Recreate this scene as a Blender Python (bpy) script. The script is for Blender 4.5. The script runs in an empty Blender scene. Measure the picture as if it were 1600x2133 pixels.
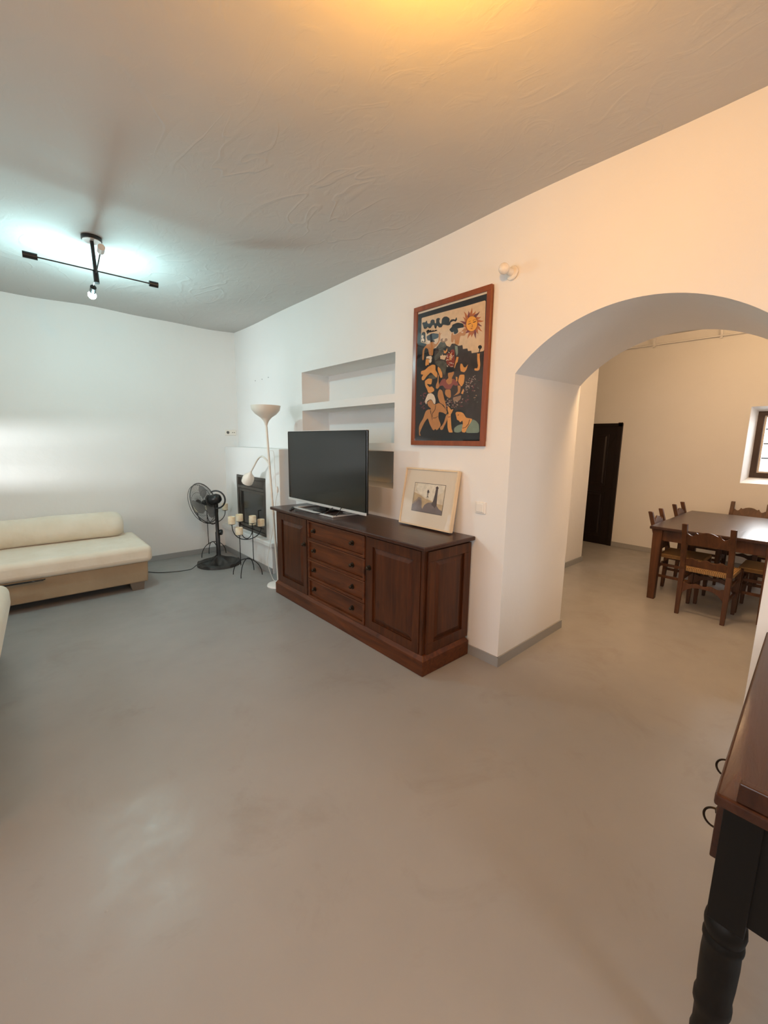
import bpy, bmesh, math, random
from mathutils import Vector, Matrix
from math import pi, sin, cos, radians as rad
random.seed(7)
S = bpy.context.scene
COL = S.collection

# ---------------------------------------------------------------- camera
cam = bpy.data.objects.new('camera', bpy.data.cameras.new('camera'))
COL.objects.link(cam); S.camera = cam
R_ = Vector((0.74970144, -0.6616523, 0.01280538)); U_ = Vector((0.09996888, 0.13235775, 0.98614788)); F_ = Vector((0.65418191, 0.73803635, -0.16537343))
cam.matrix_world = Matrix(((R_.x, U_.x, -F_.x, 0), (R_.y, U_.y, -F_.y, 0), (R_.z, U_.z, -F_.z, 1.5), (0, 0, 0, 1)))
cam.data.sensor_fit = 'HORIZONTAL'; cam.data.sensor_width = 36; cam.data.lens = 866.656 * 36 / 1600
cam.data.clip_start = 0.02

# ---------------------------------------------------------------- exposure, world
S.view_settings.view_transform = 'Standard'; S.view_settings.look = 'None'
S.view_settings.gamma = 1; S.view_settings.use_curve_mapping = False
S.view_settings.exposure = 0.0
S.cycles.use_denoising = True
S.cycles.max_bounces = 10; S.cycles.diffuse_bounces = 6; S.cycles.sample_clamp_indirect = 6
W = bpy.data.worlds.new('daylight'); S.world = W; W.use_nodes = True
W.node_tree.nodes['Background'].inputs[0].default_value = (0.93, 0.97, 1.0, 1)
W.node_tree.nodes['Background'].inputs[1].default_value = 1.15

def area(name, loc, target, sx, sy, power, col, spread=180):
    l = bpy.data.lights.new(name, 'AREA'); l.shape = 'RECTANGLE'; l.size = sx; l.size_y = sy
    l.energy = power; l.color = col; l.spread = rad(spread)
    o = bpy.data.objects.new(name, l); COL.objects.link(o)
    z = (Vector(loc) - Vector(target)).normalized(); x = Vector((0, 0, 1)).cross(z).normalized(); y = z.cross(x)
    o.matrix_world = Matrix(((x.x, y.x, z.x, loc[0]), (x.y, y.y, z.y, loc[1]), (x.z, y.z, z.z, loc[2]), (0, 0, 0, 1)))
    return o
def point(name, loc, power, col, r):
    l = bpy.data.lights.new(name, 'POINT'); l.energy = power; l.color = col; l.shadow_soft_size = r
    o = bpy.data.objects.new(name, l); COL.objects.link(o); o.location = loc; return o

DAY = (0.92, 0.97, 1.0)
point('warm_lamp', (0.86, 0.76, 2.60), 47, (1.0, 0.43, 0.02), 0.06)             # bare bulb under the ceiling, just above the frame
point('rear_fill', (-1.0, 0.9, 2.55), 17, (1.0, 0.30, 0.05), 0.06)               # warm fill added out of view, no known bulb there
point('dining_lamp', (5.4, 0.47, 2.80), 20, (1.0, 0.62, 0.30), 0.05)             # bulb over the dining table
point('passage_lamp', (3.39, 0.9, 2.70), 70, (1.0, 0.61, 0.30), 0.10)            # fitting on the back of the arch wall
point('cool_bulb_light', (0.565, 4.03, 2.56), 38, (0.56, 0.96, 1.0), 0.03)       # lit bulb of the ceiling fixture
area('far_daylight', (-6.5, 2.1, 1.36), (-2.0, 4.6, 1.33), 1.6, 0.36, 40, DAY, 34)        # bright street seen through window_1
area('side_daylight', (-2.45, 2.75, 1.75), (-1.45, 2.75, 1.3), 1.7, 1.2, 30, DAY, 130)    # window_2
area('back_daylight', (1.2, -1.85, 1.6), (1.2, -0.85, 1.15), 1.5, 1.2, 30, DAY, 130)      # window_3
area('near_fill', (-2.45, 0.0, 1.75), (-1.45, 0.0, 1.25), 1.4, 1.2, 17, DAY, 130)     # fill daylight through window_5, a window added out of view
area('dining_daylight', (7.35, 0.5, 1.75), (6.0, 0.5, 1.2), 0.9, 0.9, 60, DAY)            # window_4

# ---------------------------------------------------------------- materials
def mat(name, col, rough=0.6, metal=0.0, spec=0.5, coat=0.0, coat_rough=0.1):
    m = bpy.data.materials.new(name); m.use_nodes = True
    b = m.node_tree.nodes['Principled BSDF']
    b.inputs['Base Color'].default_value = (*col, 1); b.inputs['Roughness'].default_value = rough
    b.inputs['Metallic'].default_value = metal; b.inputs['Specular IOR Level'].default_value = spec
    b.inputs['Coat Weight'].default_value = coat; b.inputs['Coat Roughness'].default_value = coat_rough
    return m
def nd(m, t, **k):
    n = m.node_tree.nodes.new(t)
    for a, v in k.items():
        if a in n.inputs: n.inputs[a].default_value = v
        else: setattr(n, a, v)
    return n
def lk(m, a, b): m.node_tree.links.new(a, b)
def coords(m, scale=(1, 1, 1)):
    g = nd(m, 'ShaderNodeTexCoord'); mp = nd(m, 'ShaderNodeMapping'); mp.inputs['Scale'].default_value = scale
    lk(m, g.outputs['Object'], mp.inputs['Vector']); return mp.outputs['Vector']
def noise(m, vec, scale, detail=4, rough=0.5, dist=0.0):
    n = nd(m, 'ShaderNodeTexNoise'); n.inputs['Scale'].default_value = scale; n.inputs['Detail'].default_value = detail
    n.inputs['Roughness'].default_value = rough; n.inputs['Distortion'].default_value = dist
    lk(m, vec, n.inputs['Vector']); return n.outputs['Fac']
def ramp(m, fac, stops):
    r = nd(m, 'ShaderNodeValToRGB'); cr = r.color_ramp
    while len(cr.elements) < len(stops): cr.elements.new(0.5)
    for e, (p, c) in zip(cr.elements, stops): e.position = p; e.color = (*c, 1) if len(c) == 3 else c
    lk(m, fac, r.inputs['Fac']); return r.outputs['Color']
def bump(m, h, strength, dist, prev=None):
    b = nd(m, 'ShaderNodeBump'); b.inputs['Strength'].default_value = strength; b.inputs['Distance'].default_value = dist
    lk(m, h, b.inputs['Height'])
    if prev is not None: lk(m, prev, b.inputs['Normal'])
    return b.outputs['Normal']
def P(m): return m.node_tree.nodes['Principled BSDF']

def plaster(name, col, s1=0.35, s2=0.25, ridge=0.0):
    m = mat(name, col, 0.85, spec=0.25); v = coords(m)
    n1 = bump(m, noise(m, v, 2.2, 3), s1, 0.05)
    n2 = bump(m, noise(m, v, 14, 6, 0.6), s2, 0.008, n1)
    if ridge:
        v2 = coords(m, (1.0, 0.45, 1.0))
        f = noise(m, v2, 1.7, 2, 0.5, 1.6)
        r = ramp(m, f, [(0.0, (0, 0, 0)), (0.485, (0, 0, 0)), (0.5, (1, 1, 1)), (0.53, (0, 0, 0)), (1.0, (0, 0, 0))])
        mk = ramp(m, noise(m, v, 1.1, 2), [(0.48, (0, 0, 0)), (0.62, (1, 1, 1))])
        mx = nd(m, 'ShaderNodeMath', operation='MULTIPLY'); lk(m, r, mx.inputs[0]); lk(m, mk, mx.inputs[1])
        n2 = bump(m, mx.outputs[0], ridge, 0.012, n2)
        f2 = noise(m, coords(m, (1.6, .8, 1)), 5.0, 3, 0.5, 2.0)
        r2 = ramp(m, f2, [(0.55, (0, 0, 0)), (0.64, (1, 1, 1)), (1, (1, 1, 1))])
        n2 = bump(m, r2, ridge * 0.5, 0.006, n2)
    lk(m, n2, P(m).inputs['Normal'])
    c = ramp(m, noise(m, v, 0.9, 4), [(0.3, tuple(x * 0.95 for x in col)), (0.7, col)])
    lk(m, c, P(m).inputs['Base Color']); return m
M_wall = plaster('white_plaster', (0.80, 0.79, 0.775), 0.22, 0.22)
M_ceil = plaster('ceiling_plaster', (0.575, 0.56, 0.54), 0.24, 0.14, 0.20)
M_rev = plaster('reveal_plaster', (0.82, 0.82, 0.81), 0.2, 0.2)

M_floor = mat('painted_concrete', (0.34, 0.33, 0.32), 0.5, spec=0.5); v = coords(M_floor)
c1 = ramp(M_floor, noise(M_floor, v, 0.8, 6, 0.6), [(0.3, (0.292, 0.286, 0.278)), (0.7, (0.335, 0.330, 0.322))])
stn = ramp(M_floor, noise(M_floor, v, 2.3, 7, 0.65, 0.6), [(0.56, (0, 0, 0)), (0.76, (1, 1, 1))])
mx = nd(M_floor, 'ShaderNodeMixRGB'); mx.inputs[2].default_value = (0.22, 0.19, 0.16, 1)
mm = nd(M_floor, 'ShaderNodeMath', operation='MULTIPLY'); mm.inputs[1].default_value = 0.5
lk(M_floor, stn, mm.inputs[0]); lk(M_floor, mm.outputs[0], mx.inputs[0]); lk(M_floor, c1, mx.inputs[1])
sp = nd(M_floor, 'ShaderNodeTexVoronoi'); sp.inputs['Scale'].default_value = 0.5; lk(M_floor, v, sp.inputs['Vector'])
sr = ramp(M_floor, sp.outputs['Distance'], [(0.0, (1, 1, 1)), (0.012, (0.8, 0.8, 0.8)), (0.022, (0, 0, 0))])
mx2 = nd(M_floor, 'ShaderNodeMixRGB'); mx2.inputs[2].default_value = (0.13, 0.11, 0.10, 1)
lk(M_floor, sr, mx2.inputs[0]); lk(M_floor, mx.outputs[0], mx2.inputs[1]); lk(M_floor, mx2.outputs[0], P(M_floor).inputs['Base Color'])
n1 = bump(M_floor, noise(M_floor, v, 3.0, 4), 0.25, 0.02); n2 = bump(M_floor, noise(M_floor, v, 40, 6, 0.6), 0.10, 0.003, n1)
vz = nd(M_floor, 'ShaderNodeTexVoronoi'); vz.inputs['Scale'].default_value = 11; lk(M_floor, v, vz.inputs['Vector'])
vb = ramp(M_floor, vz.outputs['Distance'], [(0.0, (1, 1, 1)), (0.06, (0, 0, 0))])
n3 = bump(M_floor, vb, 0.35, 0.002, n2); lk(M_floor, n3, P(M_floor).inputs['Normal'])
rr = ramp(M_floor, noise(M_floor, v, 6, 5), [(0.3, (0.30,) * 3), (0.7, (0.46,) * 3)]); lk(M_floor, rr, P(M_floor).inputs['Roughness'])

M_base = mat('grey_skirting_paint', (0.30, 0.30, 0.295), 0.45)
v = coords(M_base); lk(M_base, bump(M_base, noise(M_base, v, 30, 4), 0.2, 0.003), P(M_base).inputs['Normal'])

def wood(name, dark, light, scale=(14, 14, 1.4), rough=0.35, coat=0.25, knots=True, bs=0.12):
    m = mat(name, dark, rough, spec=0.28, coat=coat, coat_rough=0.22); v = coords(m, scale)
    f = noise(m, v, 1.6, 7, 0.62, 0.9)
    c = ramp(m, f, [(0.25, dark), (0.55, tuple((a + b) / 2 for a, b in zip(dark, light))), (0.8, light)])
    if knots:
        vo = nd(m, 'ShaderNodeTexVoronoi'); vo.inputs['Scale'].default_value = 5.0; lk(m, coords(m, (1, 1, 0.6)), vo.inputs['Vector'])
        kr = ramp(m, vo.outputs['Distance'], [(0.0, (1, 1, 1)), (0.05, (0.7, 0.7, 0.7)), (0.13, (0, 0, 0))])
        x = nd(m, 'ShaderNodeMixRGB'); x.inputs[2].default_value = (*[a * 0.45 for a in dark], 1)
        lk(m, kr, x.inputs[0]); lk(m, c, x.inputs[1]); c = x.outputs[0]
    lk(m, c, P(m).inputs['Base Color'])
    lk(m, bump(m, f, bs, 0.004), P(m).inputs['Normal']); return m
M_side_v = wood('stained_pine_upright', (0.026, 0.0072, 0.0022), (0.110, 0.031, 0.0085), rough=0.40, coat=0.06)
M_side_h = wood('stained_pine_lengthwise', (0.040, 0.0105, 0.003), (0.170, 0.047, 0.012), (14, 1.4, 14), 0.42, 0.08)
M_side_t = wood('stained_pine_top', (0.030, 0.011, 0.007), (0.068, 0.026, 0.015), (14, 1.4, 14), 0.32, 0.2)
M_desk = wood('varnished_desk_wood', (0.028, 0.009, 0.004), (0.075, 0.025, 0.011), (1.4, 12, 12), 0.24, 0.25, bs=0.5)
M_desk_d = wood('dark_turned_wood', (0.002, 0.0015, 0.001), (0.006, 0.0035, 0.002), rough=0.5, coat=0.0, knots=False)
M_din = wood('dining_wood', (0.036, 0.014, 0.006), (0.13, 0.052, 0.021), (12, 12, 1.5), 0.45, 0.08)
M_din_t = wood('dining_table_top_wood', (0.026, 0.012, 0.009), (0.060, 0.027, 0.019), (1.2, 8, 8), 0.30, 0.2, bs=0.5)
M_door = wood('near_black_door_wood', (0.007, 0.004, 0.003), (0.013, 0.007, 0.006), (9, 9, 1), 0.45, 0.1, False)
M_winf = wood('window_frame_wood', (0.035, 0.020, 0.014), (0.075, 0.045, 0.033), (9, 9, 2), 0.5, 0.0, False)
M_frame = wood('red_brown_frame_wood', (0.17, 0.042, 0.013), (0.30, 0.080, 0.024), (9, 9, 2), 0.35, 0.3, False, 0.05)
M_pine = wood('pale_frame_wood', (0.66, 0.50, 0.32), (0.78, 0.62, 0.43), (9, 9, 2), 0.5, 0.0, False, 0.05)
M_iron = mat('black_iron', (0.010, 0.010, 0.011), 0.45, 0.4)
M_blackp = mat('black_plastic', (0.008, 0.008, 0.009), 0.35)
v = coords(M_blackp); lk(M_blackp, ramp(M_blackp, noise(M_blackp, v, 40, 3), [(0.3, (0.006,) * 3), (0.8, (0.014,) * 3)]), P(M_blackp).inputs['Base Color'])
M_fanbase = mat('dusty_black_plastic', (0.03, 0.028, 0.027), 0.6)
v = coords(M_fanbase); lk(M_fanbase, ramp(M_fanbase, noise(M_fanbase, v, 9, 4), [(0.35, (0.012, 0.012, 0.012)), (0.7, (0.060, 0.056, 0.052))]), P(M_fanbase).inputs['Base Color'])
M_wire = mat('grille_wire', (0.09, 0.088, 0.086), 0.4, 0.4)
M_blade = mat('smoky_blade', (0.30, 0.29, 0.285), 0.3); P(M_blade).inputs['Alpha'].default_value = 0.62
M_brass = mat('dark_brass', (0.035, 0.022, 0.012), 0.35, 0.8)
M_lampw = mat('ivory_plastic', (0.72, 0.66, 0.58), 0.4)
M_lampb = mat('white_enamel', (0.84, 0.82, 0.79), 0.3)
M_white = mat('white_plastic', (0.78, 0.75, 0.70), 0.35)
M_porc = mat('white_porcelain', (0.80, 0.75, 0.68), 0.2)
M_hole = mat('socket_hole', (0.10, 0.095, 0.09), 0.6)
M_silver = mat('brushed_silver', (0.72, 0.71, 0.70), 0.35, 0.45)
M_bezel = mat('black_bezel', (0.004, 0.004, 0.004), 0.25)
M_screen = mat('glossy_screen', (0.006, 0.007, 0.007), 0.13, spec=0.5)
M_wax = mat('ivory_wax', (0.74, 0.62, 0.42), 0.5); P(M_wax).inputs['Subsurface Weight'].default_value = 0.15
v = coords(M_wax); lk(M_wax, ramp(M_wax, noise(M_wax, v, 18, 4), [(0.3, (0.70, 0.56, 0.36)), (0.65, (0.84, 0.77, 0.62))]), P(M_wax).inputs['Base Color'])
M_wick = mat('burnt_wick', (0.02, 0.015, 0.01), 0.9)
M_steel = mat('grey_steel', (0.105, 0.095, 0.085), 0.45, 0.55)
v = coords(M_steel); lk(M_steel, ramp(M_steel, noise(M_steel, v, 8, 4), [(0.3, (0.085, 0.075, 0.066)), (0.7, (0.14, 0.125, 0.11))]), P(M_steel).inputs['Base Color'])
M_fglass = mat('sooty_glass', (0.035, 0.031, 0.028), 0.16, spec=0.7)
v = coords(M_fglass); lk(M_fglass, ramp(M_fglass, noise(M_fglass, v, 5, 4, 0.6, 0.6), [(0.35, (0.022, 0.019, 0.017)), (0.7, (0.065, 0.058, 0.052))]), P(M_fglass).inputs['Base Color'])
def fabric(name, a, b):
    m = mat(name, a, 0.95, spec=0.15); v = coords(m)
    lk(m, ramp(m, noise(m, v, 4, 5), [(0.3, a), (0.7, b)]), P(m).inputs['Base Color'])
    n1 = bump(m, noise(m, v, 5, 3), 0.35, 0.03); n2 = bump(m, noise(m, v, 350, 2), 0.25, 0.002, n1)
    lk(m, n2, P(m).inputs['Normal']); P(m).inputs['Sheen Weight'].default_value = 0.2; return m
M_sofa = fabric('cream_upholstery', (0.70, 0.615, 0.49), (0.78, 0.71, 0.60))
M_sofab = fabric('beige_base_upholstery', (0.28, 0.205, 0.130), (0.34, 0.255, 0.165))
M_foot = mat('grey_brown_foot', (0.16, 0.13, 0.10), 0.6)
M_rush = mat('woven_rush', (0.42, 0.24, 0.09), 0.8); v = coords(M_rush, (1, 1, 1))
wv = nd(M_rush, 'ShaderNodeTexWave'); wv.inputs['Scale'].default_value = 24; wv.inputs['Distortion'].default_value = 1.5; lk(M_rush, v, wv.inputs['Vector'])
lk(M_rush, ramp(M_rush, wv.outputs['Fac'], [(0.0, (0.22, 0.12, 0.045)), (1.0, (0.52, 0.31, 0.12))]), P(M_rush).inputs['Base Color'])
lk(M_rush, bump(M_rush, wv.outputs['Fac'], 0.6, 0.004), P(M_rush).inputs['Normal'])
M_mount = mat('cream_mount_board', (0.70, 0.62, 0.51), 0.8, spec=0.2)
def glazing(name, tint=(1, 1, 1), ior=1.5):
    m = bpy.data.materials.new(name); m.use_nodes = True; nt = m.node_tree
    nt.nodes.remove(nt.nodes['Principled BSDF']); out = nt.nodes['Material Output']
    t = nd(m, 'ShaderNodeBsdfTransparent'); t.inputs[0].default_value = (*tint, 1)
    g = nd(m, 'ShaderNodeBsdfGlossy'); g.inputs['Roughness'].default_value = 0.02
    f = nd(m, 'ShaderNodeFresnel'); gm = nd(m, 'ShaderNodeNewGeometry'); mr = nd(m, 'ShaderNodeMapRange')
    mr.inputs['To Min'].default_value = ior; mr.inputs['To Max'].default_value = 1 / ior
    lk(m, gm.outputs['Backfacing'], mr.inputs['Value']); lk(m, mr.outputs[0], f.inputs['IOR'])
    x = nd(m, 'ShaderNodeMixShader'); lk(m, f.outputs[0], x.inputs[0]); lk(m, t.outputs[0], x.inputs[1]); lk(m, g.outputs[0], x.inputs[2])
    lk(m, x.outputs[0], out.inputs[0]); return m
M_pane = glazing('clear_pane')
M_bulb = bpy.data.materials.new('lit_bulb'); M_bulb.use_nodes = True
P(M_bulb).inputs['Emission Color'].default_value = (0.85, 0.96, 1.0, 1); P(M_bulb).inputs['Emission Strength'].default_value = 30
M_leaf = mat('green_leaves', (0.05, 0.12, 0.03), 0.7)
v = coords(M_leaf); lk(M_leaf, ramp(M_leaf, noise(M_leaf, v, 12, 5), [(0.35, (0.01, 0.03, 0.008)), (0.65, (0.12, 0.26, 0.07))]), P(M_leaf).inputs['Base Color'])

# ---------------------------------------------------------------- mesh builder
class MB:
    def __init__(s): s.bm = bmesh.new(); s.mi = 0
    def poly(s, pts):
        try: f = s.bm.faces.new([s.bm.verts.new(p) for p in pts]); f.material_index = s.mi; return f
        except ValueError: return None
    def hexa(s, c):                                                    # 8 corners: bottom loop, top loop
        v = [s.bm.verts.new(p) for p in c]
        for q in ((3, 2, 1, 0), (4, 5, 6, 7), (0, 1, 5, 4), (1, 2, 6, 5), (2, 3, 7, 6), (3, 0, 4, 7)):
            s.bm.faces.new([v[i] for i in q]).material_index = s.mi
        return s
    def box(s, x0, x1, y0, y1, z0, z1):
        return s.hexa([(x0, y0, z0), (x1, y0, z0), (x1, y1, z0), (x0, y1, z0), (x0, y0, z1), (x1, y0, z1), (x1, y1, z1), (x0, y1, z1)])
    def fbox(s, fr, u0, u1, v0, v1, d0, d1, inset=0.0, iv=None):       # box in a frame (origin, u, v, normal); outer face inset
        o, u, v, n = fr; i = inset; j = inset if iv is None else iv
        f = lambda a, b, d: o + u * a + v * b + n * d
        return s.hexa([f(u0, v0, d0), f(u1, v0, d0), f(u1, v1, d0), f(u0, v1, d0), f(u0 + i, v0 + j, d1), f(u1 - i, v0 + j, d1), f(u1 - i, v1 - j, d1), f(u0 + i, v1 - j, d1)])
    def rings(s, rings, cap=True, close=True):
        vs = [[s.bm.verts.new(p) for p in r] for r in rings]
        n = len(vs[0])
        for a, b in zip(vs, vs[1:]):
            for i in range(n if close else n - 1):
                j = (i + 1) % n
                try: s.bm.faces.new((a[i], a[j], b[j], b[i])).material_index = s.mi
                except ValueError: pass
        if cap:
            for r in (vs[0][::-1], vs[-1]):
                try: s.bm.faces.new(r).material_index = s.mi
                except ValueError: pass
        return s
    def lathe(s, prof, o=(0, 0, 0), axis=(0, 0, 1), n=24, cap=True):   # prof: (radius, height)
        o = Vector(o); a = Vector(axis).normalized(); x = a.orthogonal().normalized(); y = a.cross(x)
        return s.rings([[o + a * h + (x * cos(2 * pi * k / n) + y * sin(2 * pi * k / n)) * max(r, 1e-4) for k in range(n)] for r, h in prof], cap)
    def cyl(s, p0, p1, r0, r1=None, n=16):
        p0 = Vector(p0); p1 = Vector(p1)
        return s.lathe([(r0, 0), (r0 if r1 is None else r1, (p1 - p0).length)], p0, p1 - p0, n)
    def tube(s, pts, r, n=8, closed=False):
        pts = [Vector(p) for p in pts]; m = len(pts); rg = []
        t0 = (pts[1] - pts[0]).normalized(); x = t0.orthogonal().normalized()
        for i, p in enumerate(pts):
            a = pts[(i - 1) % m] if closed else pts[max(i - 1, 0)]; b = pts[(i + 1) % m] if closed else pts[min(i + 1, m - 1)]
            t = (b - a).normalized(); x = (x - t * x.dot(t)).normalized(); y = t.cross(x)
            rg.append([p + (x * cos(2 * pi * k / n) + y * sin(2 * pi * k / n)) * r for k in range(n)])
        if closed: rg.append(rg[0])
        return s.rings(rg, not closed)
    def sphere(s, c, r, n=16, sz=1.0):
        k = n // 2
        return s.lathe([(r * sin(pi * i / k), -r * sz * cos(pi * i / k)) for i in range(k + 1)], c, (0, 0, 1), n, False)
    def prism(s, pts, off):                                            # polygon in space extruded by vector
        off = Vector(off); a = [Vector(p) for p in pts]
        return s.rings([a, [p + off for p in a]])
    def build(s, name, m, parent=None, smooth=None, bevel=0.0, seg=2, sub=0, weld=True):
        if weld: bmesh.ops.remove_doubles(s.bm, verts=s.bm.verts, dist=1e-5)
        bmesh.ops.recalc_face_normals(s.bm, faces=s.bm.faces)
        me = bpy.data.meshes.new(name)
        if parent is not None:
            off = Vector(WL.get(parent.name, (0, 0, 0)))
            for v in s.bm.verts: v.co -= off
        s.bm.to_mesh(me); s.bm.free()
        for x in (m if isinstance(m, (list, tuple)) else [m]): me.materials.append(x)
        if smooth is not None:
            me.polygons.foreach_set('use_smooth', [True] * len(me.polygons)); me.set_sharp_from_angle(angle=rad(smooth))
        o = bpy.data.objects.new(name, me); COL.objects.link(o)
        if parent is not None: o.parent = parent; WL[o.name] = off
        if bevel: b = o.modifiers.new('bevel', 'BEVEL'); b.width = bevel; b.segments = seg; b.limit_method = 'ANGLE'; b.angle_limit = rad(35)
        if sub: b = o.modifiers.new('sub', 'SUBSURF'); b.levels = b.render_levels = sub
        return o
WL = {}                                                                # world offset of each root / part built in world coordinates
def thing(name, label, cat, loc=(0, 0, 0), group=None, local=False):
    o = bpy.data.objects.new(name, None); COL.objects.link(o); o.location = loc; o.empty_display_size = 0.1
    o['label'] = label; o['category'] = cat
    if group: o['group'] = group
    WL[o.name] = (0, 0, 0) if local else tuple(loc); return o
def tag(o, label, cat, group=None):
    o['label'] = label; o['category'] = cat
    if group: o['group'] = group
    return o
def structure(o): o['kind'] = 'structure'; return o
def dup(root, loc, rotz, label):
    r = root.copy(); COL.objects.link(r); r.location = loc; r.rotation_euler = (0, 0, rotz); r['label'] = label
    for ch in root.children:
        c = ch.copy(); COL.objects.link(c); c.parent = r
        for g in ch.children:
            d = g.copy(); COL.objects.link(d); d.parent = c
    return r
V = Vector
def arc(c, u, v, ru, rv, a0, a1, n=16): return [V(c) + V(u) * ru * cos(a0 + (a1 - a0) * i / n) + V(v) * rv * sin(a0 + (a1 - a0) * i / n) for i in range(n + 1)]
def spline(pts, n=8):                                                  # Catmull-Rom
    P_ = [V(p) for p in pts]; P_ = [P_[0] * 2 - P_[1]] + P_ + [P_[-1] * 2 - P_[-2]]; out = []
    for i in range(1, len(P_) - 2):
        a, b, c, d = P_[i - 1:i + 3]
        for k in range(n):
            t = k / n; out.append(0.5 * ((2 * b) + (c - a) * t + (2 * a - 5 * b + 4 * c - d) * t * t + (3 * b - a - 3 * c + d) * t ** 3))
    return out + [P_[-2]]
def cut(target, cutters):
    for c in cutters:
        m = target.modifiers.new('cut', 'BOOLEAN'); m.operation = 'DIFFERENCE'; m.solver = 'EXACT'; m.object = c
    dg = bpy.context.evaluated_depsgraph_get(); me = bpy.data.meshes.new_from_object(target.evaluated_get(dg))
    target.modifiers.clear(); target.data = me
    for c in cutters: bpy.data.objects.remove(c, do_unlink=True)
def mb_box(*a): return MB().box(*a)
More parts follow.
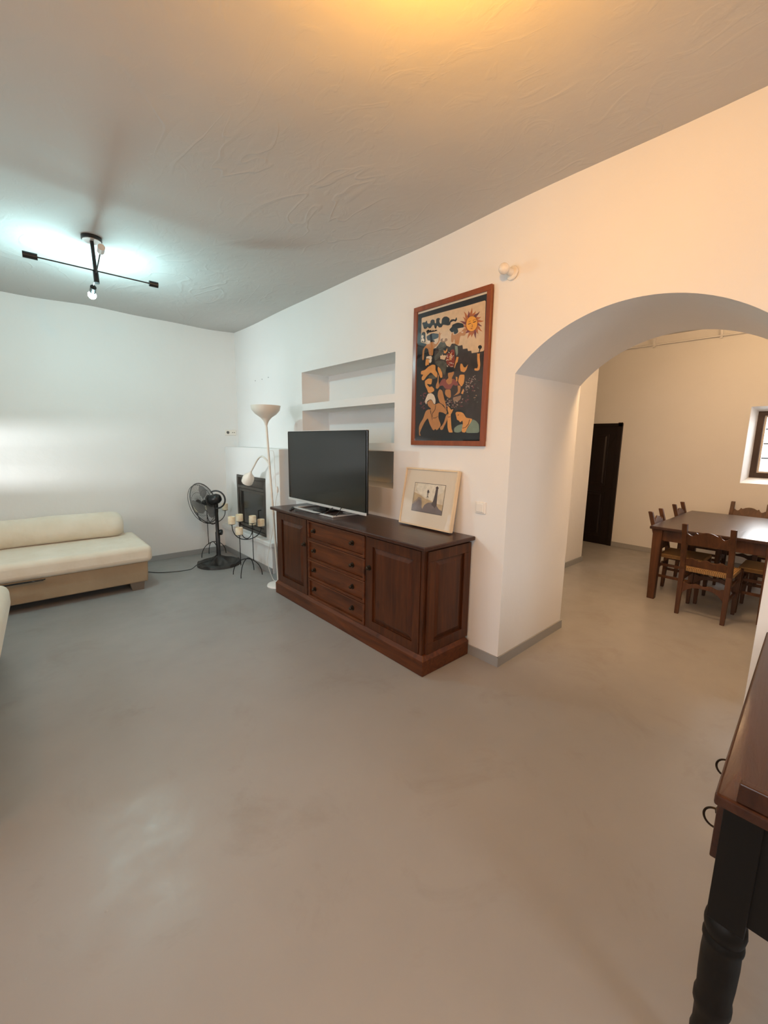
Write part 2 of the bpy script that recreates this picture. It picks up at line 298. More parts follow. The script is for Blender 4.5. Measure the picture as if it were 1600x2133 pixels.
ART=[('C',[.065,.899,.073,.902,.28,.9,.459,.896,.611,.897,.617,.89,.624,.599,.618,.593,.536,.59,.526,.593,.523,.609,.496,.611,.49,.628,.453,.63,.447,.656,.416,.656,.384,.675,.356,.679,.339,.66,.31,.673,.29,.703,.251,.706,.214,.673,.184,.671,.111,.718,.063,.736]),('K',[.069,.866,.087,.869,.1,.865,.117,.877,.123,.855,.136,.849,.151,.85,.153,.867,.171,.872,.191,.863,.194,.842,.206,.839,.205,.867,.224,.872,.244,.863,.235,.851,.241,.833,.255,.826,.259,.857,.277,.868,.301,.865,.325,.85,.33,.836,.326,.823,.34,.814,.334,.805,.318,.803,.284,.814,.27,.817,.259,.803,.237,.804,.217,.823,.208,.801,.193,.81,.187,.832,.172,.832,.158,.817,.143,.816,.127,.83,.112,.818,.089,.824,.08,.849]),('K',[.326,.823,.339,.837,.362,.836,.376,.829,.388,.844,.394,.827,.383,.815,.362,.824,.347,.821,.331,.815]),('K',[.113,.805,.138,.81,.143,.802,.158,.804,.164,.796,.184,.798,.189,.792,.208,.797,.223,.787,.204,.786,.184,.786,.159,.787,.139,.788,.127,.778,.118,.792]),('K',[.071,.8,.095,.803,.106,.791,.111,.725,.071,.735,.067,.779]),('W',[.069,.782,.083,.782,.091,.772,.083,.762,.097,.749,.097,.733,.084,.737,.079,.745,.068,.741,.065,.75,.078,.759,.065,.769]),('N',[.117,.767,.174,.78,.239,.762,.231,.737,.191,.733,.177,.725,.141,.733,.125,.744]),('W',[.115,.735,.151,.733,.157,.718,.132,.714]),('M',[.555,.776,.572,.771,.586,.756,.601,.746,.584,.749,.57,.756,.554,.756]),('O',[.557,.761,.577,.749,.589,.728,.606,.711,.584,.723,.567,.737,.547,.745]),('O',[.554,.749,.567,.734,.568,.717,.574,.701,.56,.714,.552,.727,.536,.738]),('M',[.547,.739,.557,.718,.553,.697,.557,.675,.543,.697,.537,.717,.523,.735]),('O',[.536,.734,.539,.717,.526,.704,.52,.69,.515,.707,.517,.721,.51,.737]),('O',[.523,.734,.518,.714,.499,.703,.486,.686,.489,.708,.497,.725,.497,.744]),('M',[.509,.739,.499,.727,.478,.726,.463,.72,.471,.733,.481,.741,.486,.755]),('O',[.496,.749,.478,.74,.452,.744,.429,.741,.447,.752,.466,.757,.479,.769]),('O',[.485,.762,.467,.761,.449,.773,.431,.778,.447,.781,.463,.779,.477,.784]),('M',[.478,.777,.455,.784,.436,.801,.413,.813,.438,.808,.459,.8,.48,.798]),('O',[.476,.792,.459,.803,.452,.821,.439,.835,.457,.826,.469,.815,.487,.809]),('O',[.479,.805,.462,.824,.458,.846,.446,.868,.467,.849,.479,.831,.498,.816]),('M',[.486,.815,.478,.832,.485,.848,.485,.864,.495,.848,.499,.833,.511,.819]),('O',[.497,.82,.495,.841,.507,.858,.512,.878,.518,.855,.517,.836,.524,.816]),('O',[.511,.82,.515,.835,.533,.841,.543,.852,.542,.836,.536,.825,.537,.809]),('M',[.525,.814,.537,.829,.56,.832,.577,.842,.567,.825,.554,.814,.547,.798]),('O',[.538,.804,.552,.811,.572,.805,.589,.805,.577,.797,.564,.794,.554,.784]),('O',[.548,.791,.569,.792,.592,.781,.614,.776,.593,.773,.573,.775,.556,.77]),('k',[.564,.764,.561,.752,.555,.742,.547,.734,.536,.729,.525,.727,.512,.729,.5,.734,.489,.742,.48,.752,.473,.764,.47,.777,.469,.79,.472,.802,.478,.812,.487,.82,.498,.825,.509,.826,.522,.824,.534,.819,.544,.811,.553,.801,.56,.789,.563,.776]),('Y',[.561,.764,.559,.753,.553,.743,.545,.736,.535,.731,.524,.729,.512,.731,.501,.736,.49,.743,.482,.753,.475,.765,.472,.777,.472,.789,.475,.801,.48,.811,.489,.818,.499,.823,.51,.824,.522,.822,.533,.817,.543,.81,.551,.8,.557,.789,.561,.776]),('k',[.485,.781,.498,.782,.514,.784,.513,.781,.5,.777,.487,.777]),('k',[.523,.785,.537,.786,.553,.788,.552,.785,.54,.78,.525,.782]),('k',[.491,.793,.501,.797,.51,.796,.51,.794,.502,.795,.493,.79]),('k',[.524,.795,.536,.8,.555,.797,.556,.795,.537,.798,.526,.792]),('k',[.518,.773,.521,.773,.526,.757,.517,.757,.51,.76,.517,.759,.522,.76]),('R',[.505,.75,.516,.75,.526,.751,.521,.745,.513,.745]),('D',[.214,.672,.251,.706,.29,.703,.31,.673,.339,.659,.356,.677,.384,.673,.416,.656,.447,.655,.453,.629,.49,.627,.496,.61,.523,.607,.527,.593,.614,.59,.619,.508,.278,.55,.209,.559,.197,.615]),('D',[.276,.582,.617,.538,.635,.125,.503,.128,.406,.236,.286,.368]),('g',[.197,.615,.245,.644,.228,.682,.251,.706,.295,.697,.311,.659,.275,.619,.208,.585]),('H',[.251,.71,.255,.726,.279,.729,.27,.713,.29,.707,.294,.723,.312,.722,.318,.706,.299,.7,.276,.699]),('K',[.328,.775,.351,.788,.354,.801,.399,.807,.448,.79,.454,.766,.423,.768,.401,.769,.37,.754,.352,.751]),('K',[.377,.76,.401,.769,.409,.748,.4,.739,.376,.735,.368,.751]),('B',[.35,.748,.364,.747,.367,.731,.403,.735,.425,.745,.441,.732,.451,.732,.448,.757,.461,.761,.472,.749,.473,.723,.463,.712,.426,.718,.416,.66,.384,.673,.377,.709,.365,.684,.349,.692,.347,.721]),('B',[.124,.71,.157,.71,.154,.723,.192,.719,.193,.705,.213,.698,.234,.716,.234,.765,.243,.777,.249,.762,.265,.764,.249,.755,.251,.72,.228,.692,.189,.673,.186,.624,.15,.633,.138,.678,.112,.689,.1,.672,.099,.614,.089,.604,.081,.616,.084,.678,.099,.694]),('K',[.154,.727,.167,.732,.197,.727,.2,.714,.185,.719,.159,.719]),('W',[.128,.628,.171,.626,.179,.611,.168,.587,.163,.578,.15,.582,.157,.606,.136,.613,.12,.611]),('S',[.118,.608,.141,.608,.154,.603,.148,.566,.114,.57]),('S',[.285,.649,.302,.636,.318,.658,.319,.637,.303,.623,.289,.627]),('K',[.273,.657,.287,.661,.31,.666,.311,.655,.298,.64,.288,.65]),('C',[.256,.614,.268,.613,.275,.622,.282,.612,.299,.612,.313,.606,.296,.581,.257,.593]),('R',[.317,.62,.341,.62,.353,.642,.381,.638,.391,.536,.321,.545,.307,.583]),('S',[.348,.615,.359,.621,.359,.579,.344,.561,.338,.582]),('G',[.384,.661,.407,.654,.414,.609,.402,.591,.391,.623]),('S',[.402,.587,.42,.583,.413,.552,.391,.536,.396,.561]),('S',[.396,.567,.412,.565,.39,.515,.385,.517]),('R',[.319,.577,.385,.568,.382,.524,.355,.526,.331,.541]),('K',[.606,.619,.605,.614,.602,.611,.598,.609,.592,.609,.586,.611,.581,.614,.578,.618,.576,.623,.577,.628,.58,.631,.585,.633,.591,.633,.596,.632,.601,.628,.605,.624]),('K',[.588,.614,.597,.611,.587,.58,.581,.582]),('S',[.572,.587,.582,.581,.592,.584,.592,.561,.601,.51,.58,.513,.574,.554]),('S',[.581,.543,.593,.541,.601,.508,.595,.479,.576,.476,.555,.482,.557,.495,.578,.491,.584,.513]),('g',[.208,.581,.276,.582,.32,.556,.313,.508,.301,.477,.28,.501,.249,.54,.224,.554]),('g',[.151,.49,.212,.498,.233,.467,.178,.461,.153,.453]),('W',[.122,.626,.161,.626,.166,.62,.146,.611,.125,.614]),('W',[.147,.599,.177,.595,.173,.582,.158,.576]),('S',[.116,.604,.147,.599,.142,.578,.123,.559,.114,.571,.122,.577]),('S',[.143,.553,.184,.564,.214,.557,.216,.519,.236,.499,.23,.467,.202,.488,.171,.513,.131,.488,.105,.463,.084,.467,.081,.486,.099,.503,.072,.509,.074,.531,.113,.534]),('S',[.237,.545,.26,.528,.281,.494,.282,.465,.267,.463,.257,.478,.235,.524]),('S',[.114,.457,.147,.472,.183,.466,.186,.45,.179,.426,.133,.436,.162,.408,.185,.413,.209,.393,.209,.378,.172,.366,.151,.372,.14,.395,.12,.422]),('K',[.317,.521,.345,.528,.373,.522,.388,.503,.384,.493,.366,.491,.338,.491,.329,.474,.32,.475,.311,.501]),('B',[.333,.49,.366,.49,.384,.495,.387,.48,.372,.459,.368,.449,.392,.43,.37,.397,.343,.392,.316,.412,.314,.441,.339,.456,.332,.474]),('P',[.278,.451,.311,.455,.322,.426,.342,.41,.369,.418,.375,.449,.396,.44,.424,.413,.43,.399,.398,.398,.384,.41,.362,.377,.315,.384,.289,.411,.26,.406,.255,.421]),('B',[.239,.491,.249,.483,.249,.436,.26,.406,.241,.39,.224,.397,.225,.42,.239,.444]),('B',[.421,.399,.448,.394,.446,.349,.428,.34,.383,.329,.397,.335,.427,.357]),('B',[.315,.38,.362,.377,.367,.327,.356,.317,.327,.333,.311,.352]),('B',[.261,.388,.286,.376,.308,.317,.33,.258,.331,.236,.305,.274,.265,.294,.243,.343,.247,.371]),('S',[.438,.538,.453,.536,.466,.514,.481,.507,.504,.528,.491,.494,.474,.478,.443,.488,.437,.514]),('S',[.435,.467,.475,.464,.478,.445,.474,.408,.455,.386,.434,.409,.424,.427]),('S',[.402,.458,.418,.453,.419,.427,.408,.425]),('S',[.471,.373,.478,.364,.471,.337,.453,.343]),('H',[.384,.322,.429,.326,.456,.331,.453,.307,.427,.288,.389,.297]),('h',[.519,.413,.52,.409,.517,.405,.512,.403,.509,.405,.51,.409,.514,.413]),('g',[.558,.376,.558,.373,.554,.37,.548,.371,.546,.375,.549,.378,.554,.379]),('H',[.518,.405,.513,.404,.504,.406,.497,.41,.498,.412,.506,.412,.514,.408]),('H',[.526,.377,.521,.375,.515,.377,.512,.382,.514,.385,.52,.385,.525,.381]),('g',[.602,.278,.6,.275,.592,.273,.585,.274,.584,.277,.589,.28,.598,.281]),('M',[.522,.381,.517,.379,.512,.382,.511,.386,.515,.389,.52,.389,.524,.385]),('M',[.559,.368,.554,.367,.547,.371,.544,.376,.548,.379,.555,.377,.56,.373]),('M',[.556,.357,.555,.353,.549,.351,.543,.352,.542,.355,.546,.358,.552,.359]),('g',[.588,.41,.585,.407,.578,.406,.573,.41,.573,.415,.578,.417,.585,.415]),('H',[.578,.308,.575,.305,.566,.304,.558,.305,.558,.308,.564,.311,.574,.311]),('M',[.522,.321,.519,.318,.513,.318,.509,.322,.51,.325,.515,.326,.52,.324]),('M',[.566,.39,.566,.387,.562,.385,.558,.385,.556,.388,.558,.391,.563,.392]),('H',[.586,.322,.586,.317,.582,.315,.576,.317,.574,.321,.576,.325,.581,.325]),('g',[.502,.364,.496,.362,.487,.365,.482,.371,.484,.375,.493,.374,.5,.369]),('M',[.603,.411,.6,.41,.594,.411,.59,.415,.591,.417,.596,.417,.601,.415]),('g',[.6,.279,.598,.276,.593,.275,.587,.277,.587,.28,.591,.282,.597,.281]),('H',[.51,.368,.511,.365,.508,.361,.503,.359,.5,.361,.501,.365,.506,.368]),('M',[.524,.298,.521,.294,.511,.293,.503,.295,.503,.299,.51,.302,.519,.301]),('g',[.523,.278,.524,.275,.52,.272,.516,.272,.513,.274,.515,.277,.519,.279]),('g',[.573,.397,.572,.393,.566,.391,.56,.392,.558,.396,.562,.4,.569,.4]),('M',[.504,.283,.498,.284,.492,.29,.49,.295,.494,.297,.5,.294,.505,.287]),('h',[.552,.383,.549,.38,.543,.38,.537,.381,.536,.385,.541,.386,.548,.386]),('H',[.572,.354,.571,.351,.565,.348,.559,.348,.558,.35,.561,.354,.568,.355]),('H',[.523,.392,.522,.389,.516,.387,.51,.388,.509,.391,.513,.394,.519,.395]),('g',[.599,.36,.594,.361,.586,.366,.583,.372,.586,.374,.593,.371,.599,.365]),('g',[.576,.296,.575,.292,.57,.289,.564,.289,.562,.291,.565,.295,.571,.297]),('h',[.572,.424,.571,.421,.566,.42,.563,.422,.564,.425,.568,.426]),('h',[.539,.41,.537,.408,.532,.409,.529,.411,.532,.413,.537,.412]),('h',[.544,.427,.54,.427,.537,.431,.537,.434,.541,.433,.544,.43]),('h',[.511,.349,.51,.346,.506,.344,.502,.345,.503,.348,.507,.35]),('h',[.523,.384,.52,.383,.515,.385,.513,.388,.517,.389,.522,.387]),('h',[.478,.361,.476,.359,.47,.359,.468,.361,.47,.364,.475,.364]),('M',[.514,.383,.51,.383,.506,.387,.507,.39,.51,.389,.514,.386]),('h',[.5,.373,.496,.373,.492,.376,.492,.379,.496,.379,.5,.376]),('h',[.544,.421,.541,.42,.536,.421,.534,.424,.537,.425,.542,.424]),('h',[.555,.425,.553,.423,.548,.423,.545,.425,.547,.427,.552,.427]),('h',[.498,.38,.494,.38,.49,.383,.49,.386,.494,.386,.498,.383]),('h',[.52,.421,.516,.421,.512,.424,.512,.427,.516,.427,.52,.424]),('h',[.503,.406,.501,.404,.496,.404,.493,.406,.495,.408,.5,.408]),('h',[.52,.379,.516,.379,.512,.382,.512,.385,.516,.386,.52,.383]),('h',[.503,.382,.501,.38,.495,.38,.493,.383,.495,.385,.5,.384]),('M',[.536,.387,.533,.386,.528,.387,.526,.39,.529,.391,.534,.39]),('h',[.568,.43,.566,.428,.561,.428,.558,.43,.56,.432,.565,.432]),('M',[.538,.419,.535,.418,.53,.42,.529,.423,.532,.424,.537,.422]),('M',[.526,.397,.522,.396,.517,.399,.516,.402,.52,.403,.524,.4]),('h',[.478,.357,.475,.356,.47,.359,.469,.362,.473,.362,.478,.36]),('h',[.535,.413,.531,.413,.527,.416,.527,.419,.53,.419,.534,.416]),('h',[.524,.376,.525,.373,.523,.37,.519,.37,.518,.373,.52,.376]),('h',[.506,.359,.502,.359,.498,.361,.497,.364,.501,.365,.505,.362]),('h',[.549,.41,.546,.409,.541,.41,.539,.413,.542,.415,.547,.413]),('h',[.507,.388,.503,.389,.499,.393,.5,.396,.504,.395,.507,.391]),('h',[.511,.385,.507,.385,.502,.388,.502,.391,.506,.391,.51,.389]),('h',[.515,.378,.511,.378,.507,.38,.506,.383,.51,.384,.515,.381]),('h',[.553,.436,.549,.436,.545,.439,.546,.442,.55,.442,.553,.438]),('h',[.505,.38,.501,.381,.497,.384,.497,.387,.501,.387,.505,.384]),('M',[.536,.404,.532,.403,.528,.406,.527,.409,.531,.41,.535,.407]),('h',[.565,.444,.562,.445,.559,.448,.559,.451,.563,.45,.566,.447]),('M',[.556,.439,.556,.436,.552,.434,.548,.435,.548,.438,.552,.44]),('h',[.539,.416,.538,.413,.533,.412,.529,.414,.53,.417,.535,.418]),('h',[.557,.441,.553,.44,.549,.442,.547,.445,.551,.446,.555,.444]),('h',[.5,.397,.498,.395,.492,.395,.49,.398,.493,.4,.498,.399]),('h',[.534,.403,.533,.4,.528,.398,.525,.4,.526,.403,.53,.404]),('h',[.5,.413,.498,.411,.492,.411,.489,.414,.492,.416,.497,.416]),('h',[.544,.414,.541,.413,.536,.414,.534,.417,.537,.418,.542,.417]),('h',[.481,.353,.477,.354,.474,.357,.474,.36,.478,.36,.482,.356]),('h',[.527,.434,.524,.432,.519,.432,.516,.434,.519,.437,.524,.436]),('M',[.536,.418,.536,.415,.532,.413,.528,.414,.528,.417,.532,.419]),('M',[.499,.365,.497,.363,.492,.362,.488,.365,.49,.367,.495,.368]),('h',[.538,.407,.537,.404,.532,.403,.529,.404,.529,.407,.534,.409]),('M',[.513,.424,.509,.424,.505,.428,.506,.431,.51,.43,.513,.427]),('H',[.331,.298,.327,.296,.318,.298,.315,.302,.32,.304,.328,.302]),('h',[.423,.298,.418,.296,.411,.298,.408,.302,.413,.303,.42,.301]),('M',[.478,.256,.474,.254,.466,.255,.462,.258,.467,.261,.474,.259]),('h',[.435,.268,.432,.265,.424,.266,.42,.269,.424,.271,.431,.271]),('h',[.345,.266,.341,.263,.333,.264,.329,.267,.333,.269,.341,.269]),('H',[.381,.302,.377,.3,.369,.301,.365,.304,.369,.306,.377,.305]),('h',[.408,.295,.405,.292,.398,.29,.393,.292,.395,.295,.403,.297]),('M',[.383,.29,.381,.287,.374,.284,.369,.286,.37,.29,.377,.292]),('h',[.428,.296,.429,.292,.424,.288,.418,.288,.418,.292,.423,.296]),('M',[.337,.283,.335,.279,.329,.276,.323,.278,.325,.281,.331,.284]),('h',[.409,.279,.404,.279,.398,.284,.398,.288,.403,.288,.409,.283]),('h',[.395,.272,.393,.268,.385,.267,.38,.268,.383,.272,.39,.273]),('h',[.345,.288,.345,.284,.339,.28,.334,.28,.334,.284,.34,.288]),('H',[.421,.254,.416,.254,.411,.259,.41,.263,.416,.262,.421,.258]),('M',[.455,.28,.45,.28,.444,.284,.443,.288,.448,.288,.454,.284]),('H',[.353,.277,.348,.277,.341,.281,.339,.285,.345,.285,.352,.281]),('M',[.398,.259,.392,.26,.387,.264,.386,.269,.392,.268,.397,.264]),('M',[.468,.256,.464,.254,.456,.256,.453,.259,.457,.261,.465,.259]),('H',[.406,.25,.401,.251,.395,.256,.395,.26,.401,.259,.406,.254]),('h',[.344,.317,.344,.312,.34,.308,.334,.308,.334,.312,.338,.316]),('h',[.431,.287,.426,.286,.419,.289,.416,.293,.421,.294,.428,.291]),('M',[.336,.263,.337,.259,.332,.255,.326,.255,.326,.259,.331,.263]),('M',[.354,.294,.348,.294,.342,.299,.342,.303,.348,.302,.353,.298]),('h',[.477,.308,.476,.304,.47,.301,.465,.302,.466,.306,.472,.309]),('H',[.36,.268,.354,.267,.348,.271,.347,.275,.352,.276,.359,.272]),('h',[.365,.296,.366,.291,.361,.287,.356,.286,.355,.291,.36,.295]),('H',[.389,.255,.385,.253,.377,.254,.374,.258,.378,.26,.386,.259]),('h',[.365,.303,.363,.3,.355,.298,.35,.3,.352,.303,.36,.305]),('h',[.352,.282,.347,.283,.341,.288,.341,.292,.347,.291,.352,.286]),('h',[.363,.265,.358,.266,.352,.271,.353,.275,.358,.274,.363,.269]),('h',[.471,.286,.47,.282,.463,.28,.458,.281,.46,.285,.466,.287]),('H',[.403,.307,.399,.306,.391,.307,.388,.311,.392,.313,.4,.311]),('H',[.429,.277,.43,.273,.425,.269,.419,.269,.419,.273,.424,.277]),('M',[.48,.294,.476,.293,.469,.295,.466,.299,.471,.3,.478,.298]),('W',[.379,.599,.378,.596,.374,.594,.37,.595,.371,.598,.375,.6]),('W',[.363,.549,.36,.548,.355,.55,.353,.553,.356,.554,.361,.552]),('W',[.32,.577,.319,.574,.315,.572,.311,.573,.311,.576,.316,.578]),('W',[.325,.582,.325,.579,.321,.576,.317,.577,.317,.58,.321,.582]),('W',[.37,.589,.366,.589,.362,.593,.362,.596,.366,.595,.37,.592]),('W',[.356,.607,.352,.607,.347,.61,.346,.613,.35,.613,.355,.61]),('W',[.364,.525,.36,.526,.356,.529,.356,.532,.36,.532,.364,.528]),('W',[.369,.548,.366,.548,.361,.551,.36,.554,.364,.554,.369,.551]),('W',[.363,.597,.36,.596,.355,.597,.352,.6,.355,.601,.361,.6]),('W',[.362,.551,.358,.551,.353,.554,.352,.557,.356,.557,.361,.554]),('W',[.376,.53,.376,.527,.372,.525,.368,.526,.368,.529,.372,.531]),('W',[.365,.621,.366,.618,.362,.615,.359,.615,.358,.618,.361,.621]),('W',[.331,.534,.327,.535,.323,.539,.323,.542,.327,.541,.331,.537]),('W',[.361,.595,.357,.596,.354,.599,.354,.602,.358,.602,.362,.598]),('W',[.363,.573,.359,.574,.355,.577,.354,.58,.358,.58,.362,.576]),('W',[.372,.584,.369,.582,.363,.584,.361,.587,.364,.588,.369,.586]),('W',[.352,.594,.35,.592,.344,.592,.341,.594,.343,.597,.349,.596]),('W',[.343,.619,.339,.62,.335,.623,.335,.626,.339,.625,.343,.622]),('W',[.331,.595,.33,.592,.324,.591,.321,.593,.322,.595,.327,.596]),('W',[.344,.54,.34,.541,.336,.544,.336,.547,.34,.547,.344,.543]),('W',[.364,.586,.361,.584,.356,.585,.353,.588,.356,.59,.361,.589]),('W',[.324,.603,.32,.604,.317,.608,.317,.611,.321,.61,.325,.606]),('W',[.33,.58,.331,.577,.328,.574,.324,.574,.323,.577,.326,.58]),('W',[.327,.598,.323,.597,.318,.6,.316,.603,.32,.603,.325,.601]),('W',[.34,.571,.336,.572,.332,.576,.332,.579,.336,.578,.34,.574]),('W',[.383,.542,.379,.542,.374,.545,.373,.548,.377,.548,.382,.545]),('W',[.333,.531,.33,.53,.324,.532,.322,.534,.325,.536,.331,.534]),('W',[.341,.624,.337,.623,.332,.625,.33,.628,.334,.629,.339,.627]),('W',[.349,.551,.345,.552,.341,.555,.341,.558,.345,.558,.349,.554]),('W',[.365,.604,.364,.601,.359,.601,.355,.602,.356,.605,.362,.605]),('M',[.116,.373,.117,.369,.113,.365,.107,.363,.103,.366,.105,.37,.11,.373]),('M',[.091,.299,.092,.296,.088,.291,.082,.289,.078,.292,.08,.296,.085,.3]),('M',[.134,.346,.133,.343,.126,.341,.119,.342,.118,.345,.122,.348,.13,.348]),('M',[.085,.298,.082,.295,.075,.293,.068,.295,.067,.298,.072,.301,.08,.301]),('M',[.098,.303,.094,.301,.086,.302,.08,.306,.081,.309,.088,.31,.095,.307]),('M',[.091,.306,.09,.303,.084,.3,.077,.299,.075,.302,.078,.306,.085,.308]),('M',[.13,.31,.128,.307,.121,.305,.114,.306,.113,.31,.118,.312,.126,.313]),('M',[.13,.258,.125,.257,.118,.26,.115,.265,.117,.267,.124,.266,.13,.262]),('M',[.125,.307,.123,.303,.116,.302,.109,.303,.108,.306,.113,.309,.12,.309]),('M',[.119,.263,.121,.259,.117,.255,.112,.253,.108,.255,.109,.259,.114,.263]),('M',[.091,.303,.086,.303,.079,.306,.076,.311,.079,.313,.086,.311,.091,.307]),('M',[.113,.28,.114,.276,.11,.271,.104,.27,.1,.272,.102,.277,.107,.28]),('M',[.119,.355,.12,.351,.114,.347,.108,.346,.105,.349,.108,.353,.114,.356]),('M',[.115,.354,.109,.353,.103,.357,.1,.361,.102,.363,.109,.362,.114,.357]),('M',[.114,.328,.108,.328,.102,.332,.101,.337,.104,.339,.11,.337,.114,.332]),('M',[.124,.364,.119,.364,.112,.367,.109,.371,.112,.374,.119,.372,.124,.368]),('M',[.091,.353,.086,.351,.079,.353,.073,.356,.074,.359,.081,.36,.088,.357]),('M',[.103,.271,.101,.268,.095,.265,.088,.265,.086,.269,.09,.272,.098,.273]),('M',[.125,.282,.122,.279,.114,.279,.108,.282,.108,.285,.114,.287,.122,.285]),('M',[.127,.37,.127,.366,.122,.363,.116,.362,.112,.365,.115,.369,.121,.371]),('M',[.139,.369,.137,.366,.13,.364,.123,.365,.122,.368,.127,.371,.134,.372]),('M',[.123,.265,.121,.262,.114,.26,.107,.261,.106,.264,.111,.267,.119,.268]),('M',[.095,.29,.09,.29,.083,.293,.079,.297,.082,.299,.089,.298,.095,.294]),('M',[.129,.373,.129,.369,.123,.366,.117,.366,.114,.369,.117,.373,.124,.374]),('W',[.122,.31,.151,.364,.187,.365,.213,.349,.23,.314,.226,.285,.211,.29,.194,.317,.174,.322,.148,.312,.139,.287]),('B',[.146,.301,.174,.318,.194,.313,.211,.286,.226,.282,.261,.292,.291,.278,.341,.229,.333,.207,.303,.223,.263,.23,.26,.188,.288,.136,.269,.114,.249,.099,.234,.111,.224,.101,.211,.103,.181,.142,.158,.191,.128,.162,.108,.132,.092,.105,.08,.082,.094,.062,.075,.062,.07,.121,.08,.152,.111,.185,.135,.241,.161,.252,.182,.249,.187,.258,.16,.274]),('B',[.333,.207,.356,.213,.349,.178,.313,.117,.304,.102,.284,.103,.278,.121,.298,.132,.316,.157]),('S',[.344,.268,.359,.256,.376,.238,.397,.244,.384,.219,.373,.206,.385,.112,.4,.083,.363,.083,.349,.12,.346,.178,.356,.213,.343,.243]),('R',[.35,.192,.371,.194,.373,.19,.353,.187]),('k',[.177,.245,.185,.243,.204,.182,.202,.168,.195,.198]),('k',[.231,.281,.235,.277,.228,.245,.206,.22,.205,.194,.201,.194,.201,.224,.223,.247]),('k',[.207,.19,.235,.19,.255,.201,.257,.199,.235,.186,.209,.186]),('K',[.407,.233,.452,.238,.488,.225,.498,.208,.481,.201,.453,.217]),('S',[.414,.216,.43,.223,.466,.219,.487,.208,.494,.197,.508,.18,.561,.171,.553,.151,.529,.124,.505,.08,.476,.086,.476,.118,.484,.142,.478,.163,.459,.15,.447,.164,.431,.168,.425,.189]),('G',[.408,.112,.439,.132,.482,.14,.479,.114,.473,.089,.442,.081,.41,.087]),('G',[.563,.169,.593,.156,.616,.132,.623,.078,.505,.079,.533,.124]),('k',[.535,.168,.54,.167,.533,.137,.508,.114,.481,.11,.482,.114,.505,.117,.529,.141]),('k',[.434,.2,.445,.205,.447,.201,.437,.196])]
WP = [(5.06, 2.229), (4.873, 2.228), (4.709, 2.233)]
# ================================================================ STRUCTURE
XW, XB, YF, ZC, ZD = 2.333, 3.262, 5.65, 2.885, 2.95
structure(mb_box(-2.4, 7.2, -2.7, 6.0, -0.15, 0).build('floor', M_floor))
c = MB()
nx, ny = 40, 70
g = [[V((-2.4 + 4.9 * i / nx, -2.6 + 8.5 * j / ny, ZC + 0.008 * sin(1.7 * i / 4 + 0.9 * j / 5) * cos(j / 3.1) + 0.005 * sin(i * 0.9 + j * 0.33))) for i in range(nx + 1)] for j in range(ny + 1)]
c.rings(g, cap=False, close=False)
c.box(-2.4, 2.5, -2.6, 5.9, 2.93, 3.05)
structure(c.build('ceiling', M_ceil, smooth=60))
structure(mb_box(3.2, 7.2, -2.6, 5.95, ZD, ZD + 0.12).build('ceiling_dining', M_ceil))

def arch_profile(y0, y1, yc, zc, r, zs):
    pts = [(y0, -0.2)]
    a0 = math.acos(max(-1, min(1, (y1 - yc) / r))); a1 = math.acos(max(-1, min(1, (y0 - yc) / r)))
    for k in range(41):
        a = a1 + (a0 - a1) * k / 40; pts.append((yc + r * cos(a), zc + r * sin(a)))
    pts += [(y1, -0.2)]
    return pts
w = mb_box(XW, XB, -2.5, 5.95, -0.05, 3.0).build('wall_right', M_wall)
cut_a = MB(); f1 = arch_profile(0.196, 1.449, 0.824, 1.380, 0.8257, 1.916); f2 = arch_profile(0.235, 1.462, 0.850, 1.408, 0.8100, 1.936)
cut_a.rings([[V((XW - 0.06, y, z)) for y, z in f1], [V((XW, y, z)) for y, z in f1], [V((XB, y, z)) for y, z in f2], [V((XB + 0.06, y, z)) for y, z in f2]])
cutters = [cut_a.build('cut', M_wall)]
for z0, z1 in ((1.884, 2.203), (1.494, 1.815), (1.120, 1.425)):
    cutters.append(mb_box(XW - 0.1, XW + 0.333, 2.522, 3.953, z0, z1).build('cut', M_wall))
cut(w, cutters)
b = w.modifiers.new('bevel', 'BEVEL'); b.width = 0.009; b.segments = 3; b.limit_method = 'ANGLE'; b.angle_limit = rad(40)
structure(w)
structure(mb_box(-2.4, XW + 0.1, YF, YF + 0.3, -0.05, 3.0).build('wall_far', M_wall))
wl = mb_box(-2.3, -2.0, -2.5, 5.9, -0.05, 3.0).build('wall_left', M_wall)
cut(wl, [mb_box(-2.5, -1.8, 4.25, 5.30, 1.09, 1.57).build('cut', M_wall), mb_box(-2.5, -1.8, 1.9, 3.6, 1.05, 2.3).build('cut', M_wall), mb_box(-2.5, -1.8, -0.7, 0.7, 1.05, 2.3).build('cut', M_wall)])
structure(wl)
wb = mb_box(-2.4, XW + 0.1, -1.7, -1.4, -0.05, 3.0).build('wall_back', M_wall)
cut(wb, [mb_box(0.45, 1.95, -2.0, -1.2, 0.85, 2.15).build('cut', M_wall)]); structure(wb)
structure(mb_box(3.2, 5.43, 2.225, 5.95, -0.05, 3.0).build('wall_passage', M_wall, bevel=0.01))
